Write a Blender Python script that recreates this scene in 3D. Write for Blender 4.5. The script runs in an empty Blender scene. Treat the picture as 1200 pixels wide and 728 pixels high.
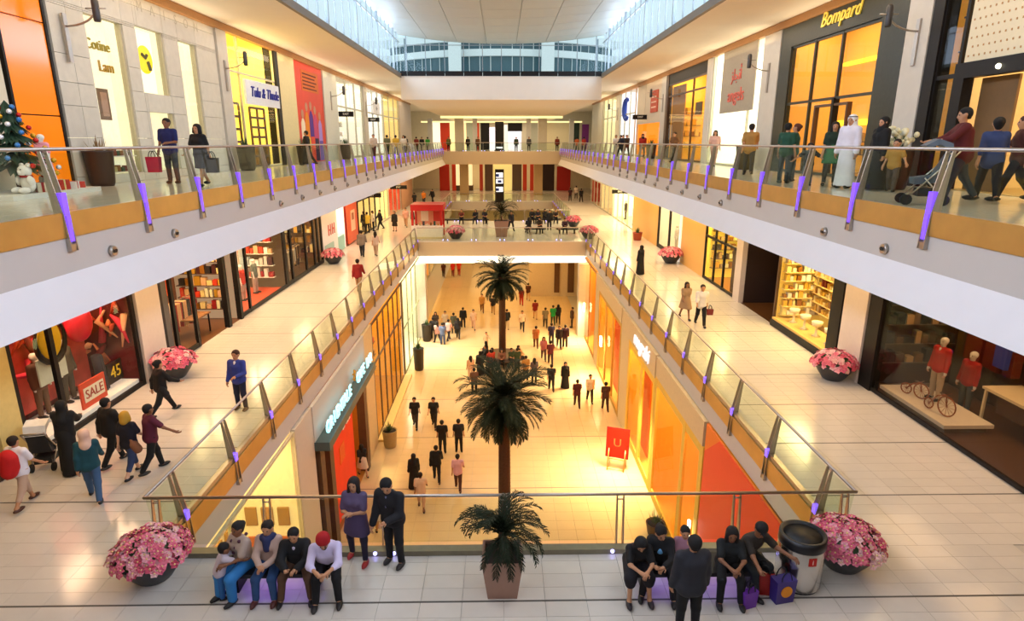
import bpy, bmesh, math, random
import numpy as np
from mathutils import Vector, Matrix
random.seed(7); rng = np.random.default_rng(7)
S = bpy.context.scene; C = S.collection
R = math.radians; PI = math.pi
# ---------------------------------------------------------------- camera, world, lights, exposure
G, L1, L2, EYE = -1.1, 6.15, 12.25, 13.4      # ground floor, first floor, second floor, camera height
A1, A2, W, WG = 6.35, 7.25, 11.1, 6.27        # void half widths on floors 1 and 2, shop lines upstairs and on the ground floor
cam = bpy.data.objects.new('camera', bpy.data.cameras.new('camera')); C.objects.link(cam)
cam.location = (0, 0, EYE); cam.rotation_euler = (R(90 - 15.336), 0, -R(0.9185))
cam.data.sensor_width = 36; cam.data.lens = 722 / 1200 * 36; cam.data.clip_start = 0.05; cam.data.clip_end = 400
S.camera = cam
S.view_settings.view_transform = 'Standard'; S.view_settings.look = 'None'
S.view_settings.gamma = 1; S.view_settings.use_curve_mapping = False
S.view_settings.exposure = -0.10
S.cycles.use_denoising = True
S.cycles.max_bounces = 7; S.cycles.diffuse_bounces = 3; S.cycles.glossy_bounces = 3
S.cycles.transparent_max_bounces = 14; S.cycles.caustics_reflective = False; S.cycles.caustics_refractive = False
S.cycles.sample_clamp_indirect = 4
world = bpy.data.worlds.new('world'); S.world = world; world.use_nodes = True
bg = world.node_tree.nodes['Background']; bg.inputs[0].default_value = (.80, .95, 1, 1); bg.inputs[1].default_value = 1.15
def area(name, loc, sx, sy, power, col, rot=(0, 0, 0), spread=180):
    l = bpy.data.lights.new(name, 'AREA'); l.shape = 'RECTANGLE'; l.size = sx; l.size_y = sy
    l.energy = power; l.color = col; l.spread = R(spread)
    o = bpy.data.objects.new(name, l); C.objects.link(o); o.location = loc; o.rotation_euler = [R(a) for a in rot]
    return o
DAY = (.74, .80, 1); WARM = (1, .69, .36); AMB = (1, .60, .20); CREAM = (1, .84, .62)
for s in (-1, 1):                             # daylight through the two long clerestories
    for y in (-2, 9, 20, 31, 42):
        area('daylight', (s * 7.9, y, 19.6), 10.5, 2.3, 1300 if y < 15 else 520, (.75, .78, 1) if y < 15 else DAY, (90, 0, s * 90))
for s in (-1, 1):                             # downlights in the soffits
    for y in (3, 11, 19, 27, 35, 43, 52, 61, 70):
        area('walkway_light', (s * 9.1, y, 10.6), 1.2, 6, (12 if y < 8 else 90 if y < 15 else 165) if y < 40 else 230, WARM)
        area('gallery_light', (s * 9.2, y, 17.8), .9, 6, 85, CREAM)
    for y in (17, 22, 27, 32, 37, 42):        # the rows of lamps along the slab edges that wash the ground floor
        area('edge_light', (s * 6.15, y, 10.62), .5, 4.4, 80, AMB, (0, s * 18, 0), 110)
for y in (51, 56, 62, 70, 76, 84, 92):
    area('hall_light', (0, y, 4.5 if y < 58 or y > 78 else 16.2), 9, 3, 300, AMB if y < 58 or y > 78 else WARM)
for y in (82, 90, 97):  # wide area lights added to brighten the far end
    area('hall_light', (0, y, 10.5), 18, 3, 420, WARM)
    area('hall_light', (0, y, 16.2), 20, 3, 420, CREAM)
area('hall_light', (0, 51, 16.2), 10, 4, 330, CREAM)
for s in (-1, 1):                             # cove lamps that wash the gallery soffits
    for y in (6, 14, 22, 30, 38, 46, 56, 68):
        area('cove_light', (s * 10.75, y, 17.15), .25, 7, 30, (1, .80, .52), (0, 180 - s * 20, 0))
# ---------------------------------------------------------------- materials
_mats = {}
def nodes_of(name):
    m = bpy.data.materials.new(name); m.use_nodes = True; t = m.node_tree
    return m, t, t.nodes['Principled BSDF'], t.nodes['Material Output']
def M(name, col, rough=.6, metal=0, noise=.10, scale=9, bump=0, emit=0, ecol=None, spec=.5, alpha=None, objvar=0):
    if name in _mats: return _mats[name]
    m, t, b, out = nodes_of(name)
    tc = t.nodes.new('ShaderNodeTexCoord'); n = t.nodes.new('ShaderNodeTexNoise'); n.inputs['Scale'].default_value = scale
    n.inputs['Detail'].default_value = 3
    t.links.new(tc.outputs['Object'], n.inputs['Vector'])
    mx = t.nodes.new('ShaderNodeMix'); mx.data_type = 'RGBA'
    t.links.new(n.outputs['Fac'], mx.inputs[0])
    mx.inputs[6].default_value = (*[max(0, c * (1 - noise)) for c in col], 1); mx.inputs[7].default_value = (*[min(1, c * (1 + noise)) for c in col], 1)
    last = mx.outputs[2]
    if objvar:
        oi = t.nodes.new('ShaderNodeObjectInfo'); mr = t.nodes.new('ShaderNodeMapRange'); hs = t.nodes.new('ShaderNodeHueSaturation')
        mr.inputs[3].default_value = 1 - objvar; mr.inputs[4].default_value = 1 + objvar
        t.links.new(oi.outputs['Random'], mr.inputs[0]); t.links.new(mr.outputs[0], hs.inputs['Value']); t.links.new(last, hs.inputs['Color']); last = hs.outputs[0]
    t.links.new(last, b.inputs['Base Color'])
    b.inputs['Roughness'].default_value = rough; b.inputs['Metallic'].default_value = metal; b.inputs['Specular IOR Level'].default_value = spec
    if bump:
        bp = t.nodes.new('ShaderNodeBump'); bp.inputs['Strength'].default_value = bump; bp.inputs['Distance'].default_value = .02
        n2 = t.nodes.new('ShaderNodeTexNoise'); n2.inputs['Scale'].default_value = scale * 6; t.links.new(tc.outputs['Object'], n2.inputs['Vector'])
        t.links.new(n2.outputs['Fac'], bp.inputs['Height']); t.links.new(bp.outputs[0], b.inputs['Normal'])
    if emit:
        b.inputs['Emission Color'].default_value = (*(ecol or col), 1); b.inputs['Emission Strength'].default_value = emit
    _mats[name] = m; return m
def hexc(h):
    h = h.lstrip('#'); c = [int(h[i:i + 2], 16) / 255 for i in (0, 2, 4)]
    return tuple(x / 12.92 if x <= .04045 else ((x + .055) / 1.055) ** 2.4 for x in c)
def H(h, rough=.7, **k):                      # a plain cloth or paint of that colour
    return M('paint_' + h.strip('#') + ('_%d' % int(rough * 100)), hexc(h), rough, **k)
def LIT(h, e, name='lit'):                    # emissive: backlit panels, lamps, screens, and walls given a glow of their own
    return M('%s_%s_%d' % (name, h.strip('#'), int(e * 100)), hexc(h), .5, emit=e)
def glass(name, tint, refl=1.0):
    if name in _mats: return _mats[name]
    m, t, b, out = nodes_of(name); t.nodes.remove(b)
    tr = t.nodes.new('ShaderNodeBsdfTransparent'); tr.inputs[0].default_value = (*tint, 1)
    gl = t.nodes.new('ShaderNodeBsdfGlossy'); gl.inputs['Roughness'].default_value = .01
    fr = t.nodes.new('ShaderNodeFresnel'); fr.inputs[0].default_value = 1.5
    mu = t.nodes.new('ShaderNodeMath'); mu.operation = 'MULTIPLY'; mu.inputs[1].default_value = refl; ge = t.nodes.new('ShaderNodeNewGeometry'); iv = t.nodes.new('ShaderNodeMath'); iv.operation = 'SUBTRACT'; iv.inputs[0].default_value = 1; t.links.new(ge.outputs['Backfacing'], iv.inputs[1])
    fm = t.nodes.new('ShaderNodeMath'); fm.operation = 'MULTIPLY'; t.links.new(fr.outputs[0], fm.inputs[0]); t.links.new(iv.outputs[0], fm.inputs[1]); t.links.new(fm.outputs[0], mu.inputs[0])
    mi = t.nodes.new('ShaderNodeMixShader'); t.links.new(mu.outputs[0], mi.inputs[0]); t.links.new(tr.outputs[0], mi.inputs[1]); t.links.new(gl.outputs[0], mi.inputs[2])
    t.links.new(mi.outputs[0], out.inputs[0]); _mats[name] = m; return m
GL_RAIL = glass('rail_glass', (.91, .95, .89), .42); GL_SHOP = glass('shop_glass', (.95, .95, .92), .45); GL_ROOF = glass('roof_glass', (.93, .98, 1), .5)
TILE = M('floor_tile', (.70, .635, .55), .14, noise=.05, scale=3, objvar=.035)
GTILE = M('ground_tile', (.72, .53, .29), .16, noise=.06, scale=2)
GROUT = M('dark_grout', (.10, .085, .07), .6)
SLAB = M('floor_screed', (.50, .46, .40), .5)
PLASTER = M('grey_plaster', (.58, .54, .49), .65, noise=.03, scale=2)
WHITE = M('white_plaster', (.84, .80, .79), .6, noise=.03, scale=2)
SOFF = M('soffit_plaster', (.88, .80, .68), .7, noise=.03, scale=1.5)
GOLD = M('brass_strip', (.56, .37, .12), .38, 0.8, noise=.18, scale=2)
STEEL = M('brushed_steel', (.46, .40, .34), .32, .9, noise=.12, scale=14)
CHROME = M('polished_steel', (.72, .70, .68), .16, 1, noise=.05)
DARK = M('dark_frame', (.012, .010, .009), .45, noise=.3, spec=.2)
BRONZE = M('bronze_frame', (.10, .055, .03), .4, .3, noise=.2)
STONE = M('stone_cladding', (.66, .61, .50), .6, noise=.10, scale=5, bump=.15, objvar=.05)
CREAMW = M('cream_wall', (.76, .68, .50), .6, noise=.06, scale=3)
VIOLET = M('violet_lamp', (.12, .05, .6), .4, emit=1.25, ecol=(.20, .075, 1))
CEILP = M('ceiling_panel', (.42, .46, .44), .42, .1, noise=.05, scale=1, objvar=.02)
MULL = M('glazing_bar', (.30, .34, .36), .4, .5)
# ---------------------------------------------------------------- mesh helpers
class MB:
    def __init__(s): s.v = []; s.f = []; s.m = []; s.sm = []
    def add(s, vs, fs, m=0, smooth=False):
        k = len(s.v); s.v += [tuple(v) for v in vs]
        for f in fs: s.f.append(tuple(i + k for i in f)); s.m.append(m); s.sm.append(smooth)
        return s
    def box(s, x0, x1, y0, y1, z0, z1, m=0):
        x0, x1 = sorted((x0, x1)); y0, y1 = sorted((y0, y1)); z0, z1 = sorted((z0, z1))
        return s.add([(x, y, z) for z in (z0, z1) for y in (y0, y1) for x in (x0, x1)],
                     [(0, 2, 3, 1), (4, 5, 7, 6), (0, 1, 5, 4), (2, 6, 7, 3), (0, 4, 6, 2), (1, 3, 7, 5)], m)
    def prism(s, pts, lo, hi, axis=1, m=0):   # pts: outline in the two other axes
        def p(a, b, t):
            q = [a, b]; q.insert(axis, t); return q
        n = len(pts)
        return s.add([p(a, b, lo) for a, b in pts] + [p(a, b, hi) for a, b in pts],
                     [tuple(range(n)), tuple(range(2 * n - 1, n - 1, -1))] + [(i, (i + 1) % n + 0, (i + 1) % n + n, i + n) for i in range(n)], m)
    def tube(s, pts, rad, n=8, m=0, cap=True):
        pts = [Vector(p) for p in pts]; rad = rad if isinstance(rad, (list, tuple)) else [rad] * len(pts)
        k = len(s.v); prev = None
        for i, p in enumerate(pts):
            d = (pts[min(i + 1, len(pts) - 1)] - pts[max(i - 1, 0)]).normalized()
            a = d.orthogonal().normalized() if prev is None else (prev - d * prev.dot(d)).normalized()
            prev = a; b = d.cross(a)
            for j in range(n):
                t = 2 * PI * j / n; s.v.append(tuple(p + (a * math.cos(t) + b * math.sin(t)) * rad[i]))
        for i in range(len(pts) - 1):
            for j in range(n):
                q = k + i * n; s.f.append((q + j, q + (j + 1) % n, q + n + (j + 1) % n, q + n + j)); s.m.append(m); s.sm.append(True)
        if cap:
            s.f.append(tuple(k + j for j in reversed(range(n)))); s.m.append(m); s.sm.append(False)
            q = k + (len(pts) - 1) * n; s.f.append(tuple(q + j for j in range(n))); s.m.append(m); s.sm.append(False)
        return s
    def lathe(s, prof, n=20, c=(0, 0, 0), m=0, sx=1, sy=1):
        k = len(s.v)
        for r, z in prof:
            for j in range(n):
                t = 2 * PI * j / n; s.v.append((c[0] + r * math.cos(t) * sx, c[1] + r * math.sin(t) * sy, c[2] + z))
        for i in range(len(prof) - 1):
            for j in range(n):
                q = k + i * n; s.f.append((q + j, q + (j + 1) % n, q + n + (j + 1) % n, q + n + j)); s.m.append(m); s.sm.append(True)
        s.f.append(tuple(k + j for j in reversed(range(n)))); s.m.append(m); s.sm.append(False)
        q = k + (len(prof) - 1) * n; s.f.append(tuple(q + j for j in range(n))); s.m.append(m); s.sm.append(False)
        return s
    def ball(s, c, r, n=10, k=6, m=0):
        r = r if isinstance(r, (list, tuple)) else (r, r, r)
        return s.lathe([(math.sin(PI * (i + .02) / (k + .04)) * r[0], -math.cos(PI * (i + .02) / (k + .04)) * r[2]) for i in range(k + 1)], n, c, m, 1, r[1] / r[0])
    def mesh(s, name, mats):
        me = bpy.data.meshes.new(name); me.from_pydata(s.v, [], s.f)
        for mt in (mats if isinstance(mats, (list, tuple)) else [mats]): me.materials.append(mt)
        if any(s.m): me.polygons.foreach_set('material_index', s.m)
        me.polygons.foreach_set('use_smooth', s.sm); me.update(); return me
    def build(s, name, mats, parent=None, origin=None):
        me = s.mesh(name, mats)
        if parent is None and origin is None and s.v:
            xs = np.array(s.v); origin = ((xs[:, 0].min() + xs[:, 0].max()) / 2, (xs[:, 1].min() + xs[:, 1].max()) / 2, xs[:, 2].min())
        o = put(name, me, parent)
        if parent is None: me.transform(Matrix.Translation(-Vector(origin))); o.location = origin
        return o
def put(name, me, parent=None, loc=None, rz=0):
    o = bpy.data.objects.new(name, me); C.objects.link(o)
    if parent is not None:
        o.parent = parent; o.matrix_parent_inverse = world_of(parent).inverted()
    if loc is not None: o.location = loc
    if rz: o.rotation_euler.z = rz
    return o
def world_of(o):
    m = Matrix.LocRotScale(o.location, o.rotation_euler, o.scale)
    return m if o.parent is None else world_of(o.parent) @ o.matrix_parent_inverse @ m
def tag(o, label=None, cat=None, group=None, kind=None):
    for k, v in (('label', label), ('category', cat), ('group', group), ('kind', kind)):
        if v: o[k] = v
    return o
def thing(name, label, cat, loc, rz=0, group=None):
    o = bpy.data.objects.new(name, None); C.objects.link(o); o.location = loc; o.rotation_euler.z = rz; o.empty_display_size = .1
    return tag(o, label, cat, group)
def kids(o): return [c for c in C.objects if c.parent == o]
def copy_tree(o, loc=None, rz=None, label=None, parent=None):
    ch = list(o.children); c = o.copy(); C.objects.link(c)
    if parent is not None: c.parent = parent
    if loc is not None: c.location = loc
    if rz is not None: c.rotation_euler.z = rz
    if label: c['label'] = label
    for k in ch: copy_tree(k, parent=c)
    return c
def box(name, x0, x1, y0, y1, z0, z1, mat, parent=None): return MB().box(x0, x1, y0, y1, z0, z1).build(name, mat, parent)
def struct(o, label=None): return tag(o, label, None, None, 'structure')
def stuff(o): return tag(o, kind='stuff')
def text(name, body, size, loc, right, up, mat, parent, ext=.015, align='CENTER', shear=0):
    cu = bpy.data.curves.new(name, 'FONT'); cu.body = body; cu.size = size; cu.extrude = ext; cu.align_x = align; cu.align_y = 'CENTER'; cu.shear = shear
    cu.resolution_u = 3
    cu.materials.append(mat); r = Vector(right).normalized(); u = Vector(up).normalized(); n = r.cross(u)
    o = bpy.data.objects.new(name, cu); C.objects.link(o)
    mw = Matrix((r, u, n)).transposed().to_4x4(); mw.translation = Vector(loc)
    if parent is not None: o.parent = parent; o.matrix_parent_inverse = world_of(parent).inverted()
    o.location = mw.translation; o.rotation_euler = mw.to_euler()
    return o
# ---------------------------------------------------------------- structure
YB, YF = -8, 100
fl = struct(box('floor', -14, 14, YB, YF, G - .3, G - .02, SLAB), 'warm cream tiled ground floor of the mall')
def tiles(parent, rects, dx, dy, z, mat, gap=.0028, th=.02, joint=0, jo=0):
    mb = MB()
    for x0, x1, y0, y1 in rects:
        for i in range(round((x1 - x0) / dx)):
            for j in range(round((y1 - y0) / dy)):
                a, b = x0 + i * dx, y0 + j * dy; jt = joint and j % joint == jo
                e = .040 if jt else gap
                k = len(mb.v); q = ((a + gap, b + e), (a + dx - gap, b + e), (a + dx - gap, b + dy - gap), (a + gap, b + dy - gap))
                mb.v += [(x, y, z) for x, y in q] + [(x, y, z - th) for x, y in q]
                mb.f += [(k, k + 1, k + 2, k + 3)] + [(k + 4 + i_, k + 4 + (i_ + 1) % 4, k + (i_ + 1) % 4, k + i_) for i_ in range(4)]
                mb.m += [0] * 5; mb.sm += [False] * 5
                if jt: mb.add([(a, b - gap, z - .004), (a + dx, b - gap, z - .004), (a + dx, b + e, z - .004), (a, b + e, z - .004)], [(0, 1, 2, 3)], 1)
    o = mb.build('tile', [mat, GROUT], parent); return stuff(o)
tiles(fl, [(-6.3, 6.3, 9.33, 9.33 + 150 * .5996)], .7, .5996, G, GTILE, .003, joint=8)
# first floor: near balcony, two walkways, bridge, far floor
f1 = MB()
for r in ((-14, 14, YB, 9.78), (-14, -A1, 9.78, 78), (A1, 14, 9.78, 78), (-A1, A1, 46, 58.6), (-14, 14, 78, YF)): f1.box(r[0], r[1], r[2], r[3], 4.6 if r[0] == -A1 else 5.18, L1 - .02)
f1 = struct(f1.build('floor', SLAB), 'polished pale tiled first floor with near balcony, walkways and bridge')
tm = MB(); dx, dy = .6786, .3343
tm.box(.0028, dx - .0028, .0028, dy - .0028, -.02, 0); tm = tm.mesh('tile', TILE)
tmj = MB().box(.0028, dx - .0028, .040, dy - .0028, -.02, 0).mesh('tile', TILE)
Y0T = 9.78 - 20 * dy
def row_y(j): return Y0T + j * dy
n = 0
for j in range(13, 20):
    for i in range(-14, 14):
        put('tile', tmj if j == 16 else tm, f1, (i * dx, row_y(j), L1)); n += 1
box('joint_strip', -14 * dx, 14 * dx, row_y(16) - .003, row_y(16) + .04, L1 - .018, L1 - .004, GROUT, f1)
for s in (-1, 1):
    for j in range(20, 27):
        for i in range(7):
            x = A1 + i * dx if s > 0 else -A1 - (i + 1) * dx
            put('tile', tmj if j == 25 else tm, f1, (x, row_y(j), L1)); n += 1
    box('joint_strip', s * A1, s * (A1 + 7 * dx), row_y(25) - .003, row_y(25) + .04, L1 - .018, L1 - .004, GROUT, f1)
jr = row_y(28); nr = int((46 - jr) / dy)
mbr = [(A1 if s > 0 else -A1 - 7 * dx, A1 + 7 * dx if s > 0 else -A1, row_y(30), row_y(30) + 150 * dy) for s in (-1, 1)]
tiles(f1, mbr + [(-18 * dx, 18 * dx, 79, 79 + 50 * dy)], dx, dy, L1, TILE, joint=7, jo=2)
tiles(f1, [(A1 if s > 0 else -A1 - 7 * dx, A1 + 7 * dx if s > 0 else -A1, row_y(27), row_y(30)) for s in (-1, 1)], dx, dy, L1, TILE)
tiles(f1, [(-9 * dx, 9 * dx, 46.1, 46.1 + 37 * dy)], dx, dy, L1, TILE)
tiles(f1, [(-20 * dx, 20 * dx, YB + .3, YB + .3 + 33 * dy)], dx, dy, L1, TILE, joint=7)
# first floor edges: kerb channel, brass strip, plaster fascia below
for s, nm in ((-1, 'left'), (1, 'right')):
    x = s * A1
    struct(MB().box(x - s * .02, x + s * .10, 9.78, 46, L1 - .02, L1 + .09).box(x - s * .02, x + s * .10, 58.6, 78, L1 - .02, L1 + .09).build('trim_1', STEEL), 'steel kerb channel along the %s walkway edge' % nm)
    struct(MB().box(x - s * .05, x, 9.7, 46, 5.66, L1 - .03).box(x - s * .05, x, 58.6, 78, 5.66, L1 - .03).build('trim_2', GOLD), 'brass strip on the %s first floor edge' % nm)
    struct(MB().box(x - s * .02, x + s * .05, 9.78, 46, 5.1, 5.66).box(x - s * .02, x + s * .05, 58.6, 78, 4.55, 5.66).build('trim_3', PLASTER), 'grey plaster fascia under the %s first floor edge' % nm)
struct(MB().box(-A1, A1, 9.62, 9.80, L1 - .25, L1 + .10).build('trim_4', M('kerb_metal', (.25, .22, .15), .4, .6, noise=.15)), 'dull metal kerb at the front of the near balcony')
struct(MB().box(-A1, A1, 9.78, 9.84, 5.18, L1 - .25).build('trim_5', PLASTER))
struct(MB().box(-A1, A1, 45.94, 46.0, 5.05, L1 - .02).box(-A1, A1, 58.6, 58.66, 4.6, L1).build('trim_5', M('bridge_plaster', (.60, .48, .33), .6, noise=.04)), 'beige front of the bridge')
tag(MB().box(-A1, A1, 45.86, 46.04, 4.56, 5.05).build('strip_light', LIT('#fff6dc', 2.6)), 'bright white strip light along the underside of the bridge', 'strip light')
# ground floor columns under the bridge
for s in (-1, 1):
    struct(box('trim_6', s * 5.75, s * 6.6, 45.0, 46.0, G, 4.6, M('column_stone', (.58, .54, .46), .6)), 'square stone column under the %s end of the bridge' % ('left' if s < 0 else 'right'))
# second floor: near end, side walkways, far end
f2 = MB()
for r in ((-14, 14, YB, -.1), (-14, -A2, -.1, 78), (A2, 14, -.1, 78), (-14, 14, 78, YF)): f2.box(r[0], r[1], r[2], r[3], 10.7, L2 - .02)
f2 = struct(f2.build('floor', SLAB), 'pale tiled second floor walkways around the void')
tiles(f2, [(A2 if s > 0 else -A2 - 5 * .77, A2 + 5 * .77 if s > 0 else -A2, 0, 78) for s in (-1, 1)] + [(-11.2, 11.2, 78.2, 95)], .77, .7, L2, TILE)
for s, nm in ((-1, 'left'), (1, 'right')):
    x = s * A2
    struct(MB().box(x - s * .05, x, -.1, 78, 11.86, L2 + .02).build('trim_2', GOLD), 'brass strip on the %s second floor edge' % nm)
    struct(MB().box(x - s * .02, x + s * .05, -.1, 78, 11.28, 11.86).build('trim_3', PLASTER), 'grey plaster fascia of the %s second floor' % nm)
    struct(MB().prism([(x + s * .05, 11.28), (x - s * .02, 11.28), (x - s * .34, 10.66), (x + s * .05, 10.66)], -.1, 78, 1).build('trim_7', WHITE), 'white splayed lower lip of the %s second floor fascia' % nm)
struct(MB().box(-A2, A2, 77.94, 78, 10.7, L2).build('trim_5', M('bridge_plaster', (.60, .48, .33), .6)), 'beige front of the far second floor bridge')
struct(MB().box(-A2, A2, -.1, -.04, 10.7, L2).build('trim_5', PLASTER))
# outer walls
struct(box('wall_left', -14.3, -14, YB, YF, G, 18, CREAMW)); struct(box('wall_right', 14, 14.3, YB, YF, G, 18, CREAMW))
struct(box('wall_back', -14.3, 14.3, YB - .3, YB, G, 21.5, WHITE)); struct(box('wall_front', -14.3, 14.3, YF, YF + .3, G, 18, CREAMW))
# roof: side soffits, end beam, far ceiling, clerestory, sagging panelled ceiling
for s, nm in ((-1, 'left'), (1, 'right')):
    struct(MB().box(s * 7.3, s * 14.3, YB, YF, 17.9, 18.0).build('ceiling', SOFF), 'tan plaster soffit over the %s gallery' % nm)
    struct(MB().box(s * 7.22, s * 7.36, YB, 47.5, 17.86, 18.14).build('trim_8', M('clerestory_sill', (.20, .17, .13), .5)), 'dark sill under the %s clerestory' % nm)
    cg = struct(MB().box(s * 10.90, s * 11.12, YB, 78, 17.62, 17.88).build('trim_9', M('cornice_wood', (.42, .20, .06), .5)), 'brown cornice above the %s upper shops' % nm)
struct(MB().box(-7.3, 7.3, 47.5, 48.3, 16.35, 17.96).build('trim_10', SOFF), 'deep cream beam at the end of the rooflight')
struct(MB().box(-7.3, 7.3, 48.3, YF, 16.35, 16.5).build('ceiling', SOFF), 'low cream ceiling beyond the rooflight')
struct(MB().box(-7.3, 7.3, 77, 77.4, 16.1, 16.35).box(-11, 11, 88, 88.4, 15.9, 16.1).build('trim_11', LIT('#ffe9a0', 1.3)), 'lit cove strip on the far ceiling')
ZR, SAG = 20.75, .62
def zc(x): return ZR - SAG * (1 - (x / 7.4) ** 2)
ce = struct(MB().prism([(x, zc(x) + .12) for x in np.linspace(-7.6, 7.6, 13)] + [(7.6, 21.6), (-7.6, 21.6)], YB, 47.9, 1).build('ceiling', CEILP), 'sagging panelled metal ceiling of the rooflight')
xs = np.linspace(-7.35, 7.35, 8)
for i in range(7):
    pm = MB(); sub = np.linspace(xs[i] + .012, xs[i + 1] - .012, 4)
    pm.prism([(x, zc(x)) for x in sub] + [(x, zc(x) + .12) for x in sub[::-1]], .012, 2.388, 1); pm = pm.mesh('ceiling_panel', CEILP)
    for j in range(13): put('ceiling_panel', pm, ce, (0, 16.4 + j * 2.4, 0))
    pmn = MB().prism([(x, zc(x)) for x in sub] + [(x, zc(x) + .12) for x in sub[::-1]], YB, 16.4, 1).build('ceiling_panel', CEILP, ce)
for s, nm in ((-1, 'left'), (1, 'right')):
    wd = tag(bpy.data.objects.new('window_1' if s < 0 else 'window_2', None), 'long clerestory glazing on the %s of the rooflight' % nm, None, None, 'structure'); C.objects.link(wd); wd.location = (s * 7.3, 0, 18.1)
    for k in range(-1, 9):
        y = 6.2 + 5.53 * k
        box('mullion', s * 7.24, s * 7.38, y - .05, y + .05, 18.1, 20.9, MULL, wd)
        for q in range(4):
            ya = y + 5.53 * q / 4
            if ya > 46.9: break
            if q: box('glazing_bar', s * 7.28, s * 7.34, ya - .018, ya + .018, 18.1, 20.9, MULL, wd)
            box('pane', s * 7.30, s * 7.315, ya + .03, min(ya + 5.53 / 4 - .03, 47.4), 18.12, 20.9, GL_ROOF, wd)
    box('rail', s * 7.26, s * 7.36, YB, 47.5, 20.2, 20.24, MULL, wd)
wd = tag(bpy.data.objects.new('window_3', None), 'end glazing of the rooflight above the beam', None, None, 'structure'); C.objects.link(wd); wd.location = (0, 47.5, 18)
for k in range(-5, 6):
    x = k * 1.36
    box('mullion', x - .025, x + .025, 47.42, 47.54, 18.3, 20.9, MULL, wd)
    box('pane', x + .03, min(x + 1.33, 7.3), 47.47, 47.485, 18.32, 20.9, GL_ROOF, wd)
box('pane', -7.3, -6.83, 47.47, 47.485, 18.32, 20.9, GL_ROOF, wd)
box('transom', -7.3, 7.3, 47.43, 47.53, 20.02, 20.06, MULL, wd)
for k in range(-5, 7): box('black_panel', max(-7.28, (k - 1) * 1.36 + .015), min(7.28, k * 1.36 - .015), 47.40, 47.50, 17.97, 18.3, DARK, wd)
# curved white building seen through the end glazing
ob = thing('curved_building', 'white building with curved bands of dark windows outside the end glazing', 'building', (0, 84, 18))
def arc_band(name, z0, z1, r0, r1, mat, a0=-52, a1=52, n=24, thick=True):
    mb = MB(); k = []
    for i in range(n + 1):
        t = R(a0 + (a1 - a0) * i / n); k.append((math.sin(t), math.cos(t)))
    for i in range(n):
        (sa, ca), (sb, cb) = k[i], k[i + 1]; cx, cy = 0, 100
        q = [(cx + r * s_, cy - r * c_) for r, (s_, c_) in ((r1, k[i]), (r1, k[i + 1]), (r0, k[i + 1]), (r0, k[i]))]
        mb.prism(q, z0, z1, 2)
    return mb.build(name, mat, ob)
BW = M('outside_white', (.85, .88, .88), .6); BGl = M('outside_window', (.06, .13, .16), .15)
arc_band('wall', 18.2, 26.0, 18.4, 18.9, BGl); arc_band('band', 18.2, 21.6, 18.8, 19.4, BW); arc_band('band', 23.5, 24.3, 18.8, 19.4, BW); arc_band('band', 25.2, 26.2, 18.8, 19.6, BW)
for t in range(-48, 49, 4):
    x, y = 18.98 * math.sin(R(t)), 100 - 18.98 * math.cos(R(t)); box('glazing_bar', x - .04, x + .04, y - .06, y + .02, 21.6, 25.2, BW, ob)
for x in (-5.6, 5.6): box('column', x - .75, x + .75, 79.2, 80.4, 18.2, 26, BW, ob)
# ---------------------------------------------------------------- balustrades
def post_meshes():
    out = []
    for d in (-.075, .075):                    # two steel blades, built for the right side; the void is towards -x
        out.append(MB().prism([(.17, 1.0), (.12, 1.0), (-.06, .0), (-.10, -.62), (-.02, -.62), (.06, -.35), (.09, 0)], d - .011, d + .011, 1))
    return out
bl = post_meshes(); BLADES = MB()
for b in bl: BLADES.add(b.v, b.f)
BLADES.tube([(.145, -.09, .96), (.145, .09, .96)], .014, 6); BLADES.box(-.085, -.04, -.086, .086, -.62, -.50)
LAMP = MB().box(-.07, .03, -.063, .063, -.02, .34).add(*(lambda m: (m.v, m.f))(MB().box(-.085, -.02, -.048, .048, -.46, -.03)))
POSTM = BLADES.mesh('post', STEEL); LAMPM = LAMP.mesh('lamp', VIOLET)
mir = Matrix.Diagonal((-1, 1, 1, 1))
def flipped(me):
    c = me.copy(); c.transform(mir); c.flip_normals(); return c
POSTL, LAMPL = flipped(POSTM), flipped(LAMPM)
DIML = M('violet_lamp_small', (.2, .12, .85), .4, emit=1.6, ecol=(.20, .10, 1))
LAMPS1 = MB().box(-.07, .03, -.063, .063, -.02, .16).mesh('lamp', DIML); LAMPS1L = flipped(LAMPS1)
def balustrade(s, A, z, ys, y0, y1, label, small=False):
    t = thing('balustrade', label, 'balustrade', (s * A, (y0 + y1) / 2, z))
    MB().tube([(s * (A + .15), y0, z + 1.03), (s * (A + .15), y1, z + 1.03)], .03, 10).build('handrail', STEEL, t)
    pm, lm = (POSTM, LAMPS1 if small else LAMPM) if s > 0 else (POSTL, LAMPS1L if small else LAMPL)
    for y in ys:
        p = put('post', pm, t, (s * A, y, z)); l = put('lamp', lm, p, (s * A, y, z))
    e = [y0] + [y for y in ys if y0 + .3 < y < y1 - .3] + [y1]
    for a, b in zip(e, e[1:]):
        MB().prism([(s * (A + .035), z + .03), (s * (A + .05), z + .03), (s * (A + .135), z + .97), (s * (A + .12), z + .97)], a + .02, b - .02, 1).build('glass_panel', GL_RAIL, t)
    return t
ys2 = [10.35 + 2.33 * k for k in range(-4, 30)]
balustrade(-1, A2, L2, ys2, 0, 78, 'glass balustrade with violet lit posts along the left upper gallery')
balustrade(1, A2, L2, ys2, 0, 78, 'glass balustrade with violet lit posts along the right upper gallery')
ys1 = [10.87 + 2.33 * k for k in range(16)]
balustrade(-1, A1, L1, ys1, 9.95, 45.9, 'glass balustrade with steel posts along the left first floor walkway', True)
balustrade(1, A1, L1, ys1, 9.95, 45.9, 'glass balustrade with steel posts along the right first floor walkway', True)
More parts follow.
